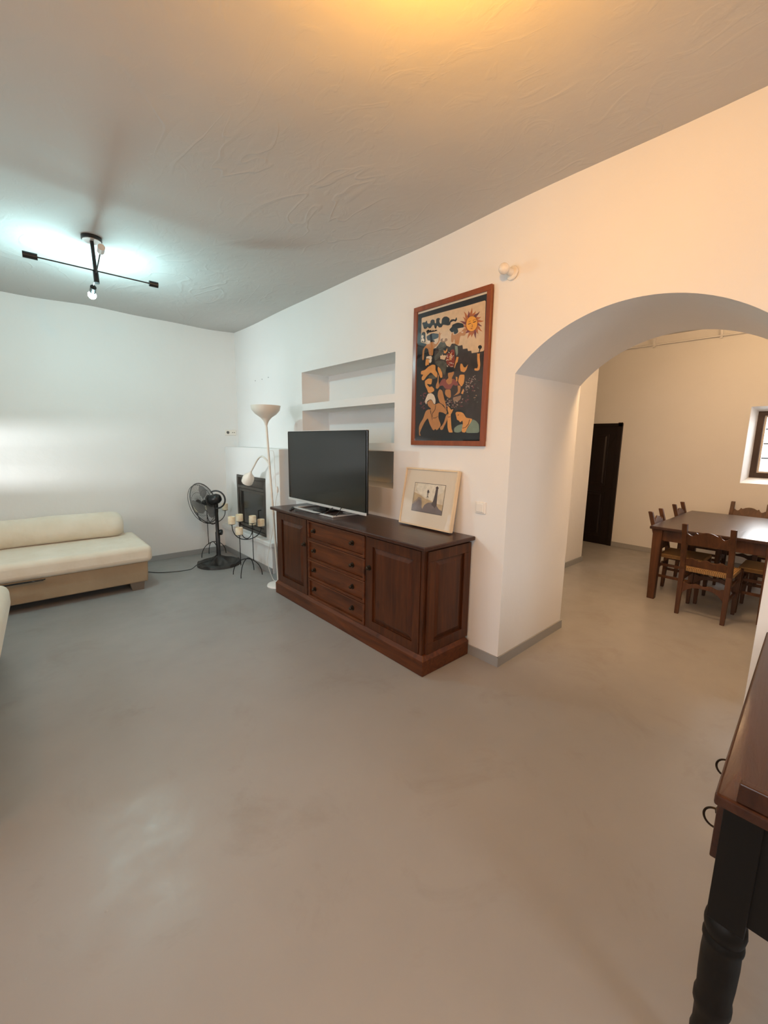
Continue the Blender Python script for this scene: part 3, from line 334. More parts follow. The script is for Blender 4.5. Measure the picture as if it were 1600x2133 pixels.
# dining room far wall with its splayed window opening
wd = mb_box(6.65, 7.0, -2.5, 5.95, -0.05, 3.06).build('wall_dining', M_wall)
def splay(x0, x1, a, b2):
    f = lambda x, q: [V((x, q[0], q[2])), V((x, q[1], q[2])), V((x, q[1], q[3])), V((x, q[0], q[3]))]
    dx = (x1 - x0)
    lerp = lambda t: [a[i] + (b2[i] - a[i]) * t for i in range(4)]
    m = MB(); m.rings([f(x0 - 0.05, lerp(-0.05 / dx)), f(x1, b2), f(x1 + 0.3, b2)]); return m
WO = (0.16, 0.926, 1.064, 1.974); WI = (0.205, 0.880, 1.125, 1.928)
cut(wd, [splay(6.65, 6.86, WO, WI).build('cut', M_rev)]); structure(wd)
structure(mb_box(3.2, 7.1, -1.65, -1.35, -0.05, 3.06).build('wall_dining_right', M_wall))
cut(bpy.data.objects['wall_dining_right'], [mb_box(4.6, 5.8, -1.8, -1.2, 1.05, 2.1).build('cut', M_wall)])
structure(mb_box(5.3, 6.75, 5.65, 5.95, -0.05, 3.06).build('wall_passage_end', M_wall))

def window(n, fr, w, h, cols, rows, bars=True, m=None, th=0.05):
    """framed window in a local frame: origin lower left, u along, v up, n towards the room"""
    m = m or M_winf
    k = MB()
    for a in ((0, w, 0, th), (0, w, h - th, h), (0, th, th, h - th), (w - th, w, th, h - th)): k.fbox(fr, *a, -0.03, 0.03)
    k.fbox(fr, w / 2 - 0.03, w / 2 + 0.03, th, h - th, -0.028, 0.028)
    o = structure(k.build('window_%d' % n, m, bevel=0.003))
    g = MB(); g.fbox(fr, th, w - th, th, h - th, -0.002, 0.002); g.build('pane', M_pane, o)
    if bars:
        b = MB()
        for i in range(1, cols):
            p = fr[0] + fr[1] * (w * i / cols) - fr[3] * 0.09; b.cyl(p, p + fr[2] * h, 0.008, n=8)
        for i in range(1, rows):
            p = fr[0] + fr[2] * (h * i / rows) - fr[3] * 0.09; b.cyl(p, p + fr[1] * w, 0.008, n=8)
        b.build('grille', M_iron, o)
    return o
FX, FY, FZ = V((1, 0, 0)), V((0, 1, 0)), V((0, 0, 1))
window(1, (V((-2.2, 4.25, 1.09)), FY, FZ, FX), 1.05, 0.48, 4, 2, th=0.03)
window(2, (V((-2.2, 1.9, 1.05)), FY, FZ, FX), 1.7, 1.25, 6, 4)
window(3, (V((0.45, -1.58, 0.85)), FX, FZ, FY), 1.5, 1.3, 5, 4)
window(5, (V((-2.2, -0.7, 1.05)), FY, FZ, FX), 1.4, 1.25, 5, 4)  # unseen window, added so fill daylight reaches the pier and arch wall
# dining window: dark outer frame, pale inner sash
fr = (V((6.89, WI[0], WI[2])), FY, FZ, -FX); ww = WI[1] - WI[0]; hh = WI[3] - WI[2]
k = MB()
for a in ((0, ww, 0, 0.062), (0, ww, hh - 0.05, hh), (0, 0.062, 0.062, hh - 0.05), (ww - 0.062, ww, 0.062, hh - 0.05)): k.fbox(fr, *a, -0.03, 0.03)
win4 = structure(k.build('window_4', M_winf, bevel=0.004))
k = MB()
for a in ((0.062, ww - 0.062, 0.062, 0.08), (0.062, ww - 0.062, hh - 0.07, hh - 0.05), (0.062, 0.082, 0.08, hh - 0.07), (ww - 0.082, ww - 0.062, 0.08, hh - 0.07), (ww / 2 - 0.02, ww / 2 + 0.02, 0.08, hh - 0.07)): k.fbox(fr, *a, -0.028, 0.0)
k.build('sash', M_lampw, win4)
k = MB(); k.fbox(fr, 0.08, ww - 0.08, 0.08, hh - 0.07, -0.016, -0.012); k.build('pane', M_pane, win4)
k = MB()
for t in (0.3, 0.52, 0.74):
    p = fr[0] + FZ * (hh * t) + FX * 0.07; k.cyl(p, p + FY * ww, 0.007, n=8)
for t in (0.25, 0.5, 0.75):
    p = fr[0] + FY * (ww * t) + FX * 0.07; k.cyl(p, p + FZ * hh, 0.007, n=8)
k.build('grille', M_iron, win4)

# door in the dining room far wall
k = MB(); fr = (V((6.65, 3.14, 0)), -FY, FZ, -FX)
k.fbox(fr, 0, 0.83, 0, 1.815, 0.0, 0.022); door = None
k.fbox(fr, 0.0, 0.06, 0, 1.815, 0.022, 0.036); k.fbox(fr, 0.77, 0.83, 0, 1.825, 0.022, 0.036); k.fbox(fr, 0, 0.83, 1.765, 1.815, 0.022, 0.036)
door = structure(k.build('door_1', M_door, bevel=0.003))
for v0, v1 in ((0.12, 0.80), (0.90, 1.66)):
    k = MB(); k.fbox(fr, 0.15, 0.66, v0, v1, 0.022, 0.036); k.fbox(fr, 0.165, 0.645, v0 + 0.015, v1 - 0.015, 0.030, 0.046, 0.03)
    k.build('panel', M_door, door, bevel=0.003)
k = MB(); p = fr[0] + V((-0.02, -0.1, 0.95)); k.sphere(p + V((-0.05, 0, 0)), 0.022); k.cyl(p, p + V((-0.05, 0, 0)), 0.009); k.build('knob', M_brass, door, 40)

# skirting
def skirt(name, segs, h=0.068, t=0.012):
    k = MB()
    for (x0, y0, x1, y1, nx_, ny_) in segs:
        a, b_ = V((x0, y0, 0)), V((x1, y1, 0)); n = V((nx_, ny_, 0)) * t
        k.hexa([a, b_, b_ + n, a + n, a + FZ * h, b_ + FZ * h, b_ + n * 0.8 + FZ * h, a + n * 0.8 + FZ * h])
    return structure(k.build(name, M_base, bevel=0.002))
skirt('baseboard_far', [(-2.0, YF, 2.13, YF, 0, -1)])
skirt('baseboard_right', [(XW, 1.437, XW, 4.12, -1, 0), (XW - 0.012, 1.449, XB + 0.012, 1.462, 0, -1), (XW, -1.4, XW, 0.208, -1, 0), (XW - 0.012, 0.196, XB + 0.012, 0.235, 0, 1)])
skirt('baseboard_back', [(-2.0, -1.4, XW, -1.4, 0, 1), (-2.0, -1.4, -2.0, 5.65, 1, 0)])
skirt('baseboard_passage', [(XB, 2.225, 5.442, 2.225, 0, -1), (5.43, 2.225, 5.43, 5.65, 1, 0), (XB, 1.462, XB, 2.225, 1, 0)])
skirt('baseboard_dining', [(6.65, -1.35, 6.65, 2.31, -1, 0), (6.65, 3.14, 6.65, 5.65, -1, 0), (XB, -1.35, 6.65, -1.35, 0, 1)])

# chimney breast: upper body, hearth block with ledge
k = MB()
k.hexa([(2.125, 4.12, 0.335), (XW + 0.02, 4.12, 0.335), (XW + 0.02, YF + 0.02, 0.335), (2.125, YF + 0.02, 0.335), (2.14, 4.13, 1.415), (XW + 0.02, 4.13, 1.415), (XW + 0.02, YF + 0.02, 1.415), (2.14, YF + 0.02, 1.415)])
cb = k.build('fireplace_breast', M_wall)
cut(cb, [mb_box(2.0, 2.30, 4.47, 5.29, 0.375, 1.068).build('cut', M_wall)])
m = cb.modifiers.new('bevel', 'BEVEL'); m.width = 0.008; m.segments = 2; m.limit_method = 'ANGLE'; m.angle_limit = rad(40)
cb.name = 'wall_fireplace'; structure(cb)
k = MB(); k.box(2.08, XW + 0.02, 4.25, YF + 0.02, -0.02, 0.335); k.box(2.05, 2.14, 4.2, YF + 0.02, 0.315, 0.372)
structure(k.build('trim_1', M_wall, bevel=0.012)); bpy.data.objects['trim_1'].name = 'wall_hearth'
structure(mb_box(2.12, XW + 0.02, 4.13, 4.26, -0.02, 0.315).build('trim_2', M_base))
skirt('baseboard_hearth', [(2.08, 4.25, 2.08, YF, -1, 0)])

# firebox insert
fp = thing('fireplace_insert', 'grey steel fireplace insert with sooty glass door set in the white chimney breast', 'fireplace', (2.13, 4.88, 0.375))
fr = (V((2.138, 5.29, 0.375)), -FY, FZ, -FX)
k = MB(); W_, H_ = 0.82, 0.693
for a in ((0, W_, 0, 0.035), (0, W_, H_ - 0.03, H_), (0, 0.035, 0.035, H_ - 0.03), (W_ - 0.05, W_, 0.035, H_ - 0.03), (0.035, W_ - 0.05, 0.53, 0.565)): k.fbox(fr, *a, -0.06, 0.004)
k.fbox(fr, 0, W_, 0, H_, -0.15, -0.10)
k.build('frame', M_steel, fp, bevel=0.003)
k = MB(); k.fbox(fr, 0.035, W_ - 0.05, 0.565, H_ - 0.03, -0.06, -0.03); k.fbox(fr, 0.40, W_ - 0.09, 0.585, 0.645, -0.03, -0.022)
for i in range(5): k.fbox(fr, 0.41, W_ - 0.10, 0.590 + i * 0.011, 0.594 + i * 0.011, -0.022, -0.018)
k.build('vent_panel', M_steel, fp)
k = MB()
for a in ((0.04, W_ - 0.055, 0.04, 0.075), (0.04, W_ - 0.055, 0.49, 0.525), (0.04, 0.085, 0.075, 0.49), (W_ - 0.10, W_ - 0.055, 0.075, 0.49)): k.fbox(fr, *a, -0.04, -0.008)
dr = k.build('door', M_steel, fp, bevel=0.003)
k = MB(); k.fbox(fr, 0.085, W_ - 0.10, 0.075, 0.49, -0.034, -0.028); k.build('glass', M_fglass, dr)
k = MB(); q = fr[0] + fr[1] * (W_ - 0.14) + FZ * 0.20 - FX * 0.0; k.tube([q - FX * 0.0, q + V((-0.035, 0, 0)), q + V((-0.035, 0, 0.11)), q + V((0, 0, 0.11))], 0.007); k.build('handle', M_blackp, dr, 40)

# ================================================================ SOFAS
def cushion(name, x0, x1, y0, y1, z0, z1, m, parent, r=0.06, seg=5, puff=0.0):
    k = MB(); nx_, ny_ = 16, 8
    k.box(x0, x1, y0, y1, z0, z1)
    return k.build(name, m, parent, 60, bevel=r, seg=seg)
so = thing('sofa', 'long low cream sofa with bolster cushion against the far wall', 'sofa', (-0.3, 5.1, 0))
cushion('seat_cushion', -1.55, 0.955, 4.575, 5.44, 0.285, 0.452, M_sofa, so, 0.05)
k = MB(); k.hexa([(-1.5, 4.60, 0.085), (0.90, 4.60, 0.085), (0.90, 5.42, 0.085), (-1.5, 5.42, 0.085), (-1.5, 4.615, 0.29), (0.915, 4.615, 0.29), (0.915, 5.43, 0.29), (-1.5, 5.43, 0.29)])
k.build('base', M_sofab, so, bevel=0.012)
for x, y in ((0.79, 4.66), (0.79, 5.34), (-1.42, 4.66), (-1.42, 5.34)):
    k = MB(); k.hexa([(x - 0.03, y - 0.03, 0), (x + 0.07, y - 0.03, 0), (x + 0.07, y + 0.05, 0), (x - 0.03, y + 0.05, 0), (x - 0.05, y - 0.045, 0.09), (x + 0.08, y - 0.045, 0.09), (x + 0.08, y + 0.06, 0.09), (x - 0.05, y + 0.06, 0.09)])
    k.build('leg', M_foot, so)
cushion('backrest', -1.5, 0.865, 5.44, 5.58, 0.10, 0.60, M_sofa, so, 0.045)
# bolster with gathered end
bo = MB(); n = 28; rg = []
xs = [(-1.52, 0.02), (-1.515, 0.07), (-1.49, 0.115), (-1.45, 0.136)] + [(-1.4 + i * 0.137, 0.138 + 0.003 * sin(i * 1.7)) for i in range(16)] + [(0.72, 0.138), (0.76, 0.132), (0.79, 0.120), (0.812, 0.103), (0.825, 0.085), (0.832, 0.055), (0.834, 0.02)]
for x, r in xs:
    ring = []
    for q in range(n):
        a = 2 * pi * q / n; g_ = 1 + (0.035 * (1 if q % 2 else -1) if 0.735 < x < 0.828 else 0)
        yy = 5.30 + r * g_ * 0.92 * cos(a); zz = 0.583 + r * g_ * sin(a) + 0.004 * sin(x * 5)
        ring.append(V((x, yy, max(zz, 0.452))))
    rg.append(ring)
bo.rings(rg); ob = bo.build('bolster', M_sofa, None, 80)
tag(ob, 'long cream cylindrical bolster lying on the sofa against the far wall', 'cushion')
k = MB(); k.box(-0.25, 0.085, 4.560, 4.574, 0.272, 0.284); k.tube([(0.0, 4.57, 0.278), (0.03, 4.555, 0.279), (0.08, 4.555, 0.280), (0.10, 4.57, 0.281)], 0.005); k.build('pull_strap', M_blackp, so)

s2 = thing('sofa', 'second cream sofa section whose corner shows at the left edge of the photo', 'sofa', (-0.118, 3.97, 0))
cushion('seat_cushion', -1.0, -0.118, 1.9, 3.97, 0.27, 0.462, M_sofa, s2, 0.06)
k = MB(); k.hexa([(-0.95, 1.95, 0.085), (-0.20, 1.95, 0.085), (-0.20, 3.86, 0.085), (-0.95, 3.86, 0.085), (-0.95, 1.95, 0.28), (-0.15, 1.95, 0.28), (-0.15, 3.94, 0.28), (-0.95, 3.94, 0.28)])
k.build('base', M_sofab, s2, bevel=0.012)
for x in (-0.85, -0.28):
    for y in (2.0, 3.75): mb_box(x, x + 0.07, y, y + 0.07, 0, 0.09).build('leg', M_foot, s2)
cushion('backrest', -1.2, -0.98, 1.9, 3.97, 0.1, 0.72, M_sofa, s2, 0.06)

s2.rotation_euler = (0, 0, rad(-2.5))
# ================================================================ SIDEBOARD
sb = thing('sideboard', 'long dark brown wooden sideboard with two doors and four drawers under the niches', 'sideboard', (2.08, 2.68, 0))
k = MB(); k.box(1.872, 2.318, 1.712, 3.675, 0.12, 0.832); k.build('carcass', M_side_v, sb, bevel=0.002)
k = MB(); k.box(1.84, 2.318, 1.682, 3.70, 0, 0.105); k.fbox((V((1.84, 3.70, 0.105)), -FY, FX, FZ), 0, 2.018, 0, 0.478, 0, 0.03, 0.02)
k.build('plinth', M_side_h, sb, bevel=0.006, seg=3)
k = MB()
k.fbox((V((1.850, 3.69, 0.828)), -FY, FX, FZ), 0.03, 1.985, 0.02, 0.47, 0, 0.014, -0.014)
k.fbox((V((1.816, 3.722, 0.842)), -FY, FX, FZ), 0, 2.05, 0, 0.512, 0, 0.028, 0)
k.build('top', M_side_t, sb, bevel=0.007, seg=3)
frf = (V((1.872, 3.675, 0.0)), -FY, FZ, -FX)             # front frame: u runs towards the near end
def sbdoor(u0, u1, ku):
    k = MB(); z0, z1 = 0.135, 0.826; t = 0.062
    for a in ((u0, u1, z0, z0 + t), (u0, u1, z1 - t, z1), (u0, u0 + t, z0 + t, z1 - t), (u1 - t, u1, z0 + t, z1 - t)): k.fbox(frf, *a, 0, 0.018)
    k.fbox(frf, u0 + t, u1 - t, z0 + t, z1 - t, 0, 0.004)
    k.fbox(frf, u0 + t + 0.008, u1 - t - 0.008, z0 + t + 0.008, z1 - t - 0.008, 0.003, 0.015, 0.034)
    d = k.build('door', M_side_v, sb, bevel=0.003)
    q = frf[0] + frf[1] * ku + FZ * 0.60 - FX * 0.018
    kk = MB(); kk.lathe([(0.021, 0), (0.021, 0.003), (0.008, 0.006), (0.006, 0.014), (0.012, 0.018), (0.014, 0.024), (0.009, 0.030), (0.001, 0.031)], q, -FX, 16)
    kk.build('knob', M_brass, d, 50)
sbdoor(0.045, 0.56, 0.53); sbdoor(1.402, 1.935, 1.43)
for a in ((0.0, 0.043), (0.562, 0.585), (1.378, 1.400), (1.937, 1.963)):
    k = MB(); k.fbox(frf, a[0], a[1], 0.125, 0.83, 0, 0.014); k.build('stile', M_side_v, sb, bevel=0.003)
for i in range(4):
    z1 = 0.826 - i * 0.1735; z0 = z1 - 0.170; u0, u1 = 0.588, 1.375
    k = MB(); t = 0.020
    for a in ((u0, u1, z0, z0 + t), (u0, u1, z1 - t * 0.6, z1), (u0, u0 + t, z0 + t, z1 - t * 0.6), (u1 - t, u1, z0 + t, z1 - t * 0.6)): k.fbox(frf, *a, 0, 0.022)
    k.fbox(frf, u0 + t, u1 - t, z0 + t, z1 - t * 0.6, 0, 0.006)
    d = k.build('drawer', M_side_h, sb, bevel=0.004)
    for u in (0.672, 1.213):
        q = frf[0] + frf[1] * u + FZ * (z0 + 0.086) - FX * 0.006
        kk = MB(); kk.lathe([(0.021, 0), (0.021, 0.003), (0.008, 0.006), (0.006, 0.014), (0.012, 0.018), (0.014, 0.024), (0.009, 0.030), (0.001, 0.031)], q, -FX, 16)
        kk.build('knob', M_brass, d, 50)
fs = (V((1.885, 1.712, 0.0)), FX, FZ, -FY)
k = MB(); t = 0.07
for a in ((0, 0.433, 0.135, 0.135 + t), (0, 0.433, 0.76, 0.826), (0, t, 0.135 + t, 0.76), (0.433 - t, 0.433, 0.135 + t, 0.76)): k.fbox(fs, *a, 0, 0.016)
k.fbox(fs, t + 0.008, 0.433 - t - 0.008, 0.135 + t + 0.008, 0.752, 0.0, 0.011, 0.03)
k.build('side_panel', M_side_v, sb, bevel=0.003)
fl = (V((1.885, 3.675, 0.0)), FX, FZ, FY)
k = MB()
for a in ((0, 0.433, 0.135, 0.135 + t), (0, 0.433, 0.76, 0.826), (0, t, 0.135 + t, 0.76), (0.433 - t, 0.433, 0.135 + t, 0.76)): k.fbox(fl, *a, 0, 0.016)
k.build('side_panel', M_side_v, sb, bevel=0.003)

# ================================================================ TELEVISION
tv = thing('television', 'large flat black television with silver lower edge on the sideboard', 'television', (2.07, 3.14, 0.87))
TX, ya, yb, za, zb = 2.05, 2.523, 3.765, 0.925, 1.591
k = MB(); k.box(TX + 0.002, TX + 0.022, ya, yb, za, zb); k.box(TX + 0.02, TX + 0.055, ya + 0.12, yb - 0.12, za + 0.04, zb - 0.2); k.build('housing', M_bezel, tv, bevel=0.004)
k = MB(); k.box(TX - 0.003, TX + 0.003, ya + 0.010, yb - 0.010, za + 0.024, zb - 0.010); k.build('screen', M_screen, tv)
k = MB(); k.box(TX - 0.007, TX + 0.004, ya, yb, za - 0.004, za + 0.018); k.build('trim_strip', M_silver, tv, bevel=0.002)
mb_box(TX - 0.004, TX + 0.02, ya, yb, zb, zb + 0.004).build('top_strip', M_silver, tv)
k = MB()
pth = [(1.955, 3.50), (1.955, 2.84), (2.25, 2.84), (2.25, 3.50)]
k.box(1.945, 1.967, 2.84, 3.50, 0.871, 0.885); k.box(2.235, 2.255, 2.84, 3.50, 0.871, 0.885)
k.box(1.967, 2.235, 2.84, 2.862, 0.871, 0.885); k.box(1.967, 2.235, 3.478, 3.50, 0.871, 0.885)
k.build('stand', M_silver, tv, bevel=0.004)
k = MB(); k.box(2.06, 2.10, 3.12, 3.22, 0.885, 0.98); k.box(2.0, 2.25, 3.10, 3.24, 0.871, 0.886); k.build('stand_neck', M_blackp, tv, bevel=0.004)
k = MB(); k.tube(spline([(2.04, 2.98, 0.93), (1.985, 2.97, 0.905), (1.962, 3.00, 0.890), (1.925, 3.10, 0.876), (1.90, 3.25, 0.876), (1.885, 3.33, 0.876), (1.90, 3.37, 0.876)]), 0.0035, 6)
k.build('power_cable', M_blackp, tv, 60)
k = MB(); k.tube(spline([(2.04, 2.85, 0.945), (1.99, 2.83, 0.90), (1.985, 2.86, 0.878), (1.99, 2.93, 0.876)]), 0.0035, 6); k.box(1.975, 2.0, 2.92, 2.98, 0.871, 0.885)
k.build('plug_cable', M_blackp, tv, 60)
k = MB(); k.hexa([(1.850, 3.405, 0.871), (1.862, 3.390, 0.871), (1.942, 3.470, 0.871), (1.928, 3.500, 0.871), (1.852, 3.405, 0.880), (1.862, 3.393, 0.880), (1.940, 3.471, 0.886), (1.929, 3.497, 0.886)])
tag(k.build('remote_control', M_blackp, None, 60, bevel=0.003), 'slim black remote lying left of the television stand', 'remote')
k = MB(); k.box(2.165, 2.205, 2.94, 3.00, 0.871, 0.874)
tag(k.build('paper_slip', M_white), 'small white slip of paper under the television', 'paper')

# ================================================================ LEANING FRAMED PICTURE
lp = thing('leaning_picture', 'pale wood framed picture leaning on the wall at the near end of the sideboard', 'picture', (2.27, 2.12, 0.872))
yl, yn = 2.330, 1.815; tilt = 0.075; Hh = 0.435
un = V((0, -1, 0)); vv = V((tilt, 0, Hh)).normalized(); nn = un.cross(vv); nn = nn if nn.x < 0 else -nn
o_ = V((2.232, yl, 0.880))
fr = (o_, un, vv, nn); Wd = yl - yn; t = 0.010
k = MB()
for a in ((0, Wd, 0, t), (0, Wd, Hh - t, Hh), (0, t, t, Hh - t), (Wd - t, Wd, t, Hh - t)): k.fbox(fr, *a, -0.020, 0.012)
k.build('frame', M_pine, lp, bevel=0.0015)
k = MB(); k.fbox(fr, t, Wd - t, t, Hh - t, -0.018, 0.003); k.build('mount', M_mount, lp)
mats = {'c': (0.66, 0.57, 0.44), 't': (0.50, 0.37, 0.22), 'g': (0.19, 0.155, 0.155), 'd': (0.085, 0.065, 0.065), 'w': (0.72, 0.66, 0.55), 'k': (0.05, 0.04, 0.035), 'm': (0.30, 0.23, 0.18)}
ms = {}
for q, cc in mats.items():
    mm_ = mat('watercolour_' + q, cc, 0.8, spec=0.2); v = coords(mm_)
    lk(mm_, ramp(mm_, noise(mm_, v, 22, 4, 0.6, 0.5), [(0.3, tuple(x * 0.82 for x in cc)), (0.7, tuple(min(1, x * 1.15) for x in cc))]), P(mm_).inputs['Base Color']); ms[q] = mm_
keys = list(ms); pu0, pu1, pv0, pv1 = 0.113, 0.412, 0.112, 0.324
k = MB(); lay = [0.0033]
def lpoly(q, pts):
    k.mi = keys.index(q); lay[0] += 0.00025
    f = k.poly([o_ + un * (pu0 + (pu1 - pu0) * a) + vv * (pv0 + (pv1 - pv0) * b) + nn * lay[0] for a, b in pts])
lpoly('k', [(-0.012, -0.015), (1.012, -0.015), (1.012, 1.015), (-0.012, 1.015)])
lpoly('c', [(0, 0), (1, 0), (1, 1), (0, 1)])
lpoly('w', [(0.2, 0.62), (0.45, 0.52), (0.62, 0.45), (0.72, 0.6), (0.95, 0.75), (1, 1), (0.1, 1), (0.05, 0.8)])
lpoly('t', [(0, 0.66), (0.18, 0.60), (0.42, 0.47), (0.6, 0.43), (0.75, 0.36), (1, 0.34), (1, 0), (0, 0)])
lpoly('m', [(0.04, 0.10), (0.02, 0.30), (0.10, 0.38), (0.18, 0.50), (0.28, 0.48), (0.33, 0.30), (0.33, 0.04)])
lpoly('g', [(0.0, 0.0), (0.0, 0.22), (0.10, 0.30), (0.2, 0.42), (0.28, 0.40), (0.30, 0.22), (0.36, 0.10), (0.42, 0.26), (0.52, 0.35), (0.66, 0.38), (0.72, 0.50), (0.80, 0.30), (0.9, 0.18), (1, 0.14), (1, 0)])
lpoly('d', [(0.64, 0.30), (0.69, 0.48), (0.71, 0.70), (0.715, 0.86), (0.70, 0.90), (0.75, 0.955), (0.80, 0.90), (0.785, 0.86), (0.79, 0.60), (0.80, 0.45), (0.81, 0.3), (0.76, 0.2)])
lpoly('d', [(0.44, 0.53), (0.47, 0.555), (0.465, 0.66), (0.445, 0.72), (0.455, 0.78), (0.49, 0.80), (0.51, 0.74), (0.53, 0.72), (0.49, 0.68), (0.485, 0.57), (0.53, 0.535)])
k.build('print', [ms[q] for q in keys], lp, weld=False)
k = MB(); k.fbox(fr, t, Wd - t, t, Hh - t, 0.0075, 0.009); k.build('glass', M_pane, lp)

# ================================================================ BATIK PAINTING
pt = thing('batik_picture', 'large red-brown framed batik with sun face and figures hung by the arch', 'picture', (2.31, 1.965, 1.48))
py0, py1, pz0, pz1 = 2.302, 1.632, 1.482, 2.470
fr = (V((2.331, py0, pz0)), -FY, FZ, -FX); Wd = py0 - py1; Hh = pz1 - pz0; t = 0.034
k = MB()
for a in ((0, Wd, 0, t), (0, Wd, Hh - t, Hh), (0, t, t, Hh - t), (Wd - t, Wd, t, Hh - t)): k.fbox(fr, *a, 0.0, 0.024)
k.build('frame', M_frame, pt, bevel=0.002)
k = MB(); k.fbox(fr, t - 0.004, Wd - t + 0.004, t - 0.004, Hh - t + 0.004, 0.0, 0.010); k.fbox(fr, t, Wd - t, Hh - t - 0.012, Hh - t, 0.010, 0.012)
k.build('mount', M_mount, pt)
PC = {'K': (0.012, 0.013, 0.017), 'D': (0.040, 0.029, 0.028), 'C': (0.66, 0.50, 0.33), 'S': (0.66, 0.31, 0.09), 'B': (0.47, 0.22, 0.08), 'R': (0.24, 0.045, 0.03), 'P': (0.27, 0.08, 0.07),
      'G': (0.20, 0.27, 0.22), 'W': (0.72, 0.62, 0.50), 'Y': (0.80, 0.38, 0.05), 'O': (0.42, 0.13, 0.035), 'M': (0.17, 0.045, 0.05), 'N': (0.035, 0.042, 0.055), 'g': (0.085, 0.085, 0.070), 'H': (0.27, 0.17, 0.11), 'h': (0.42, 0.32, 0.27), 'k': (0.03, 0.012, 0.008)}
pm = {}
for q, cc in PC.items():
    mm_ = mat('batik_' + q, cc, 0.85, spec=0.15); v = coords(mm_)
    lk(mm_, ramp(mm_, noise(mm_, v, 30, 5, 0.7), [(0.3, tuple(x * (0.6 if q in 'DgMH' else 0.88) for x in cc)), (0.7, tuple(min(1, x * (1.5 if q in 'DgMH' else 1.08)) for x in cc))]), P(mm_).inputs['Base Color']); pm[q] = mm_
pk = list(pm); k = MB(); k.mi = pk.index('K')
k.poly([V((2.3195, py0 - t, pz0 + t)), V((2.3195, py1 + t, pz0 + t)), V((2.3195, py1 + t, pz1 - t - 0.012)), V((2.3195, py0 - t, pz1 - t - 0.012))])
from mathutils.geometry import tessellate_polygon
for i, (q, fl_) in enumerate(ART):
    k.mi = pk.index(q); xx = 2.3193 - 0.00002 * i
    pts = [V((xx, 2.297 - fl_[j], 1.49 + fl_[j + 1])) for j in range(0, len(fl_), 2)]
    if q in 'SBPGWKRgHNMOY' and len(pts) > 5:                            # round the drawn outline
        for _ in range(2): pts = [w_ for a_, b_ in zip(pts, pts[1:] + pts[:1]) for w_ in (a_ * 0.85 + b_ * 0.15, a_ * 0.15 + b_ * 0.85)]
    vs = [k.bm.verts.new(p) for p in pts]
    for tri in tessellate_polygon([pts]):
        try: k.bm.faces.new([vs[a] for a in tri]).material_index = k.mi
        except ValueError: pass
k.build('batik', [pm[q] for q in pk], pt, weld=False)
k = MB(); k.fbox(fr, t, Wd - t, t, Hh - t, 0.0195, 0.021); k.build('glass', M_pane, pt)

# wall fittings
lh = thing('lamp_holder', 'white porcelain lamp holder with round bulb on the wall above the batik', 'wall lamp', (XW, 1.535, 2.505))
c0 = V((XW, 1.507, 2.500)); d0 = V((-1, 0.12, 0.10)).normalized()
k = MB(); k.lathe([(0.040, 0), (0.041, 0.004), (0.038, 0.010), (0.022, 0.014), (0.018, 0.045), (0.021, 0.052), (0.018, 0.058)], c0, d0, 24); k.build('socket', M_porc, lh, 45)
k = MB(); k.sphere(c0 + d0 * 0.080, 0.031, 20); k.build('bulb', M_porc, lh, 80)
def sw(name, label, cat, c, fr_, w_, h_, kind):
    root = thing(name, label, cat, c); cc = V(c); f = (cc, *fr_)
    k = MB(); k.fbox(f, -w_ / 2, w_ / 2, -h_ / 2, h_ / 2, 0, 0.010, 0.003); k.build('plate', M_white, root, bevel=0.005, seg=3)
    return root, f
r_, f = sw('light_switch', 'square white light switch beside the arch', 'switch', (XW, 1.645, 1.072), (-FY, FZ, -FX), 0.084, 0.084, 0)
k = MB(); k.fbox(f, -0.030, 0.030, -0.030, 0.030, 0.010, 0.017, 0.002); k.build('rocker', M_white, r_, bevel=0.003)
r_, f = sw('wall_socket', 'white double wall socket above the corner of the fireplace', 'socket', (2.222, YF, 1.602), (FX, FZ, -FY), 0.158, 0.080, 0)
for i, du in enumerate((-0.037, 0.037)):
    k = MB(); k.fbox(f, du - 0.033, du + 0.033, -0.032, 0.032, 0.010, 0.0125); m_ = k.build('insert', M_porc, r_, bevel=0.001)
    k = MB()
    if i == 0: k.lathe([(0.019, 0), (0.019, 0.0015)], f[0] + FX * du - FY * 0.0125, -FY, 20)
    else:
        for e in (-0.012, 0.012): k.lathe([(0.006, 0), (0.006, 0.0015)], f[0] + FX * (du + e) - FY * 0.0125, -FY, 12)
    k.build('socket_hole', M_hole, m_, 40)

for (yy, zz), wh in zip(WP, ('leftmost', 'middle', 'rightmost')):
    k = MB(); k.lathe([(0.006, 0), (0.005, 0.003)], (XW + 0.0005, yy, zz), -FX, 10)
    tag(k.build('wall_plug', M_hole, None, 40), wh + ' of three small wall plugs high above the fireplace', 'wall plug', 'wall plugs above the fireplace')
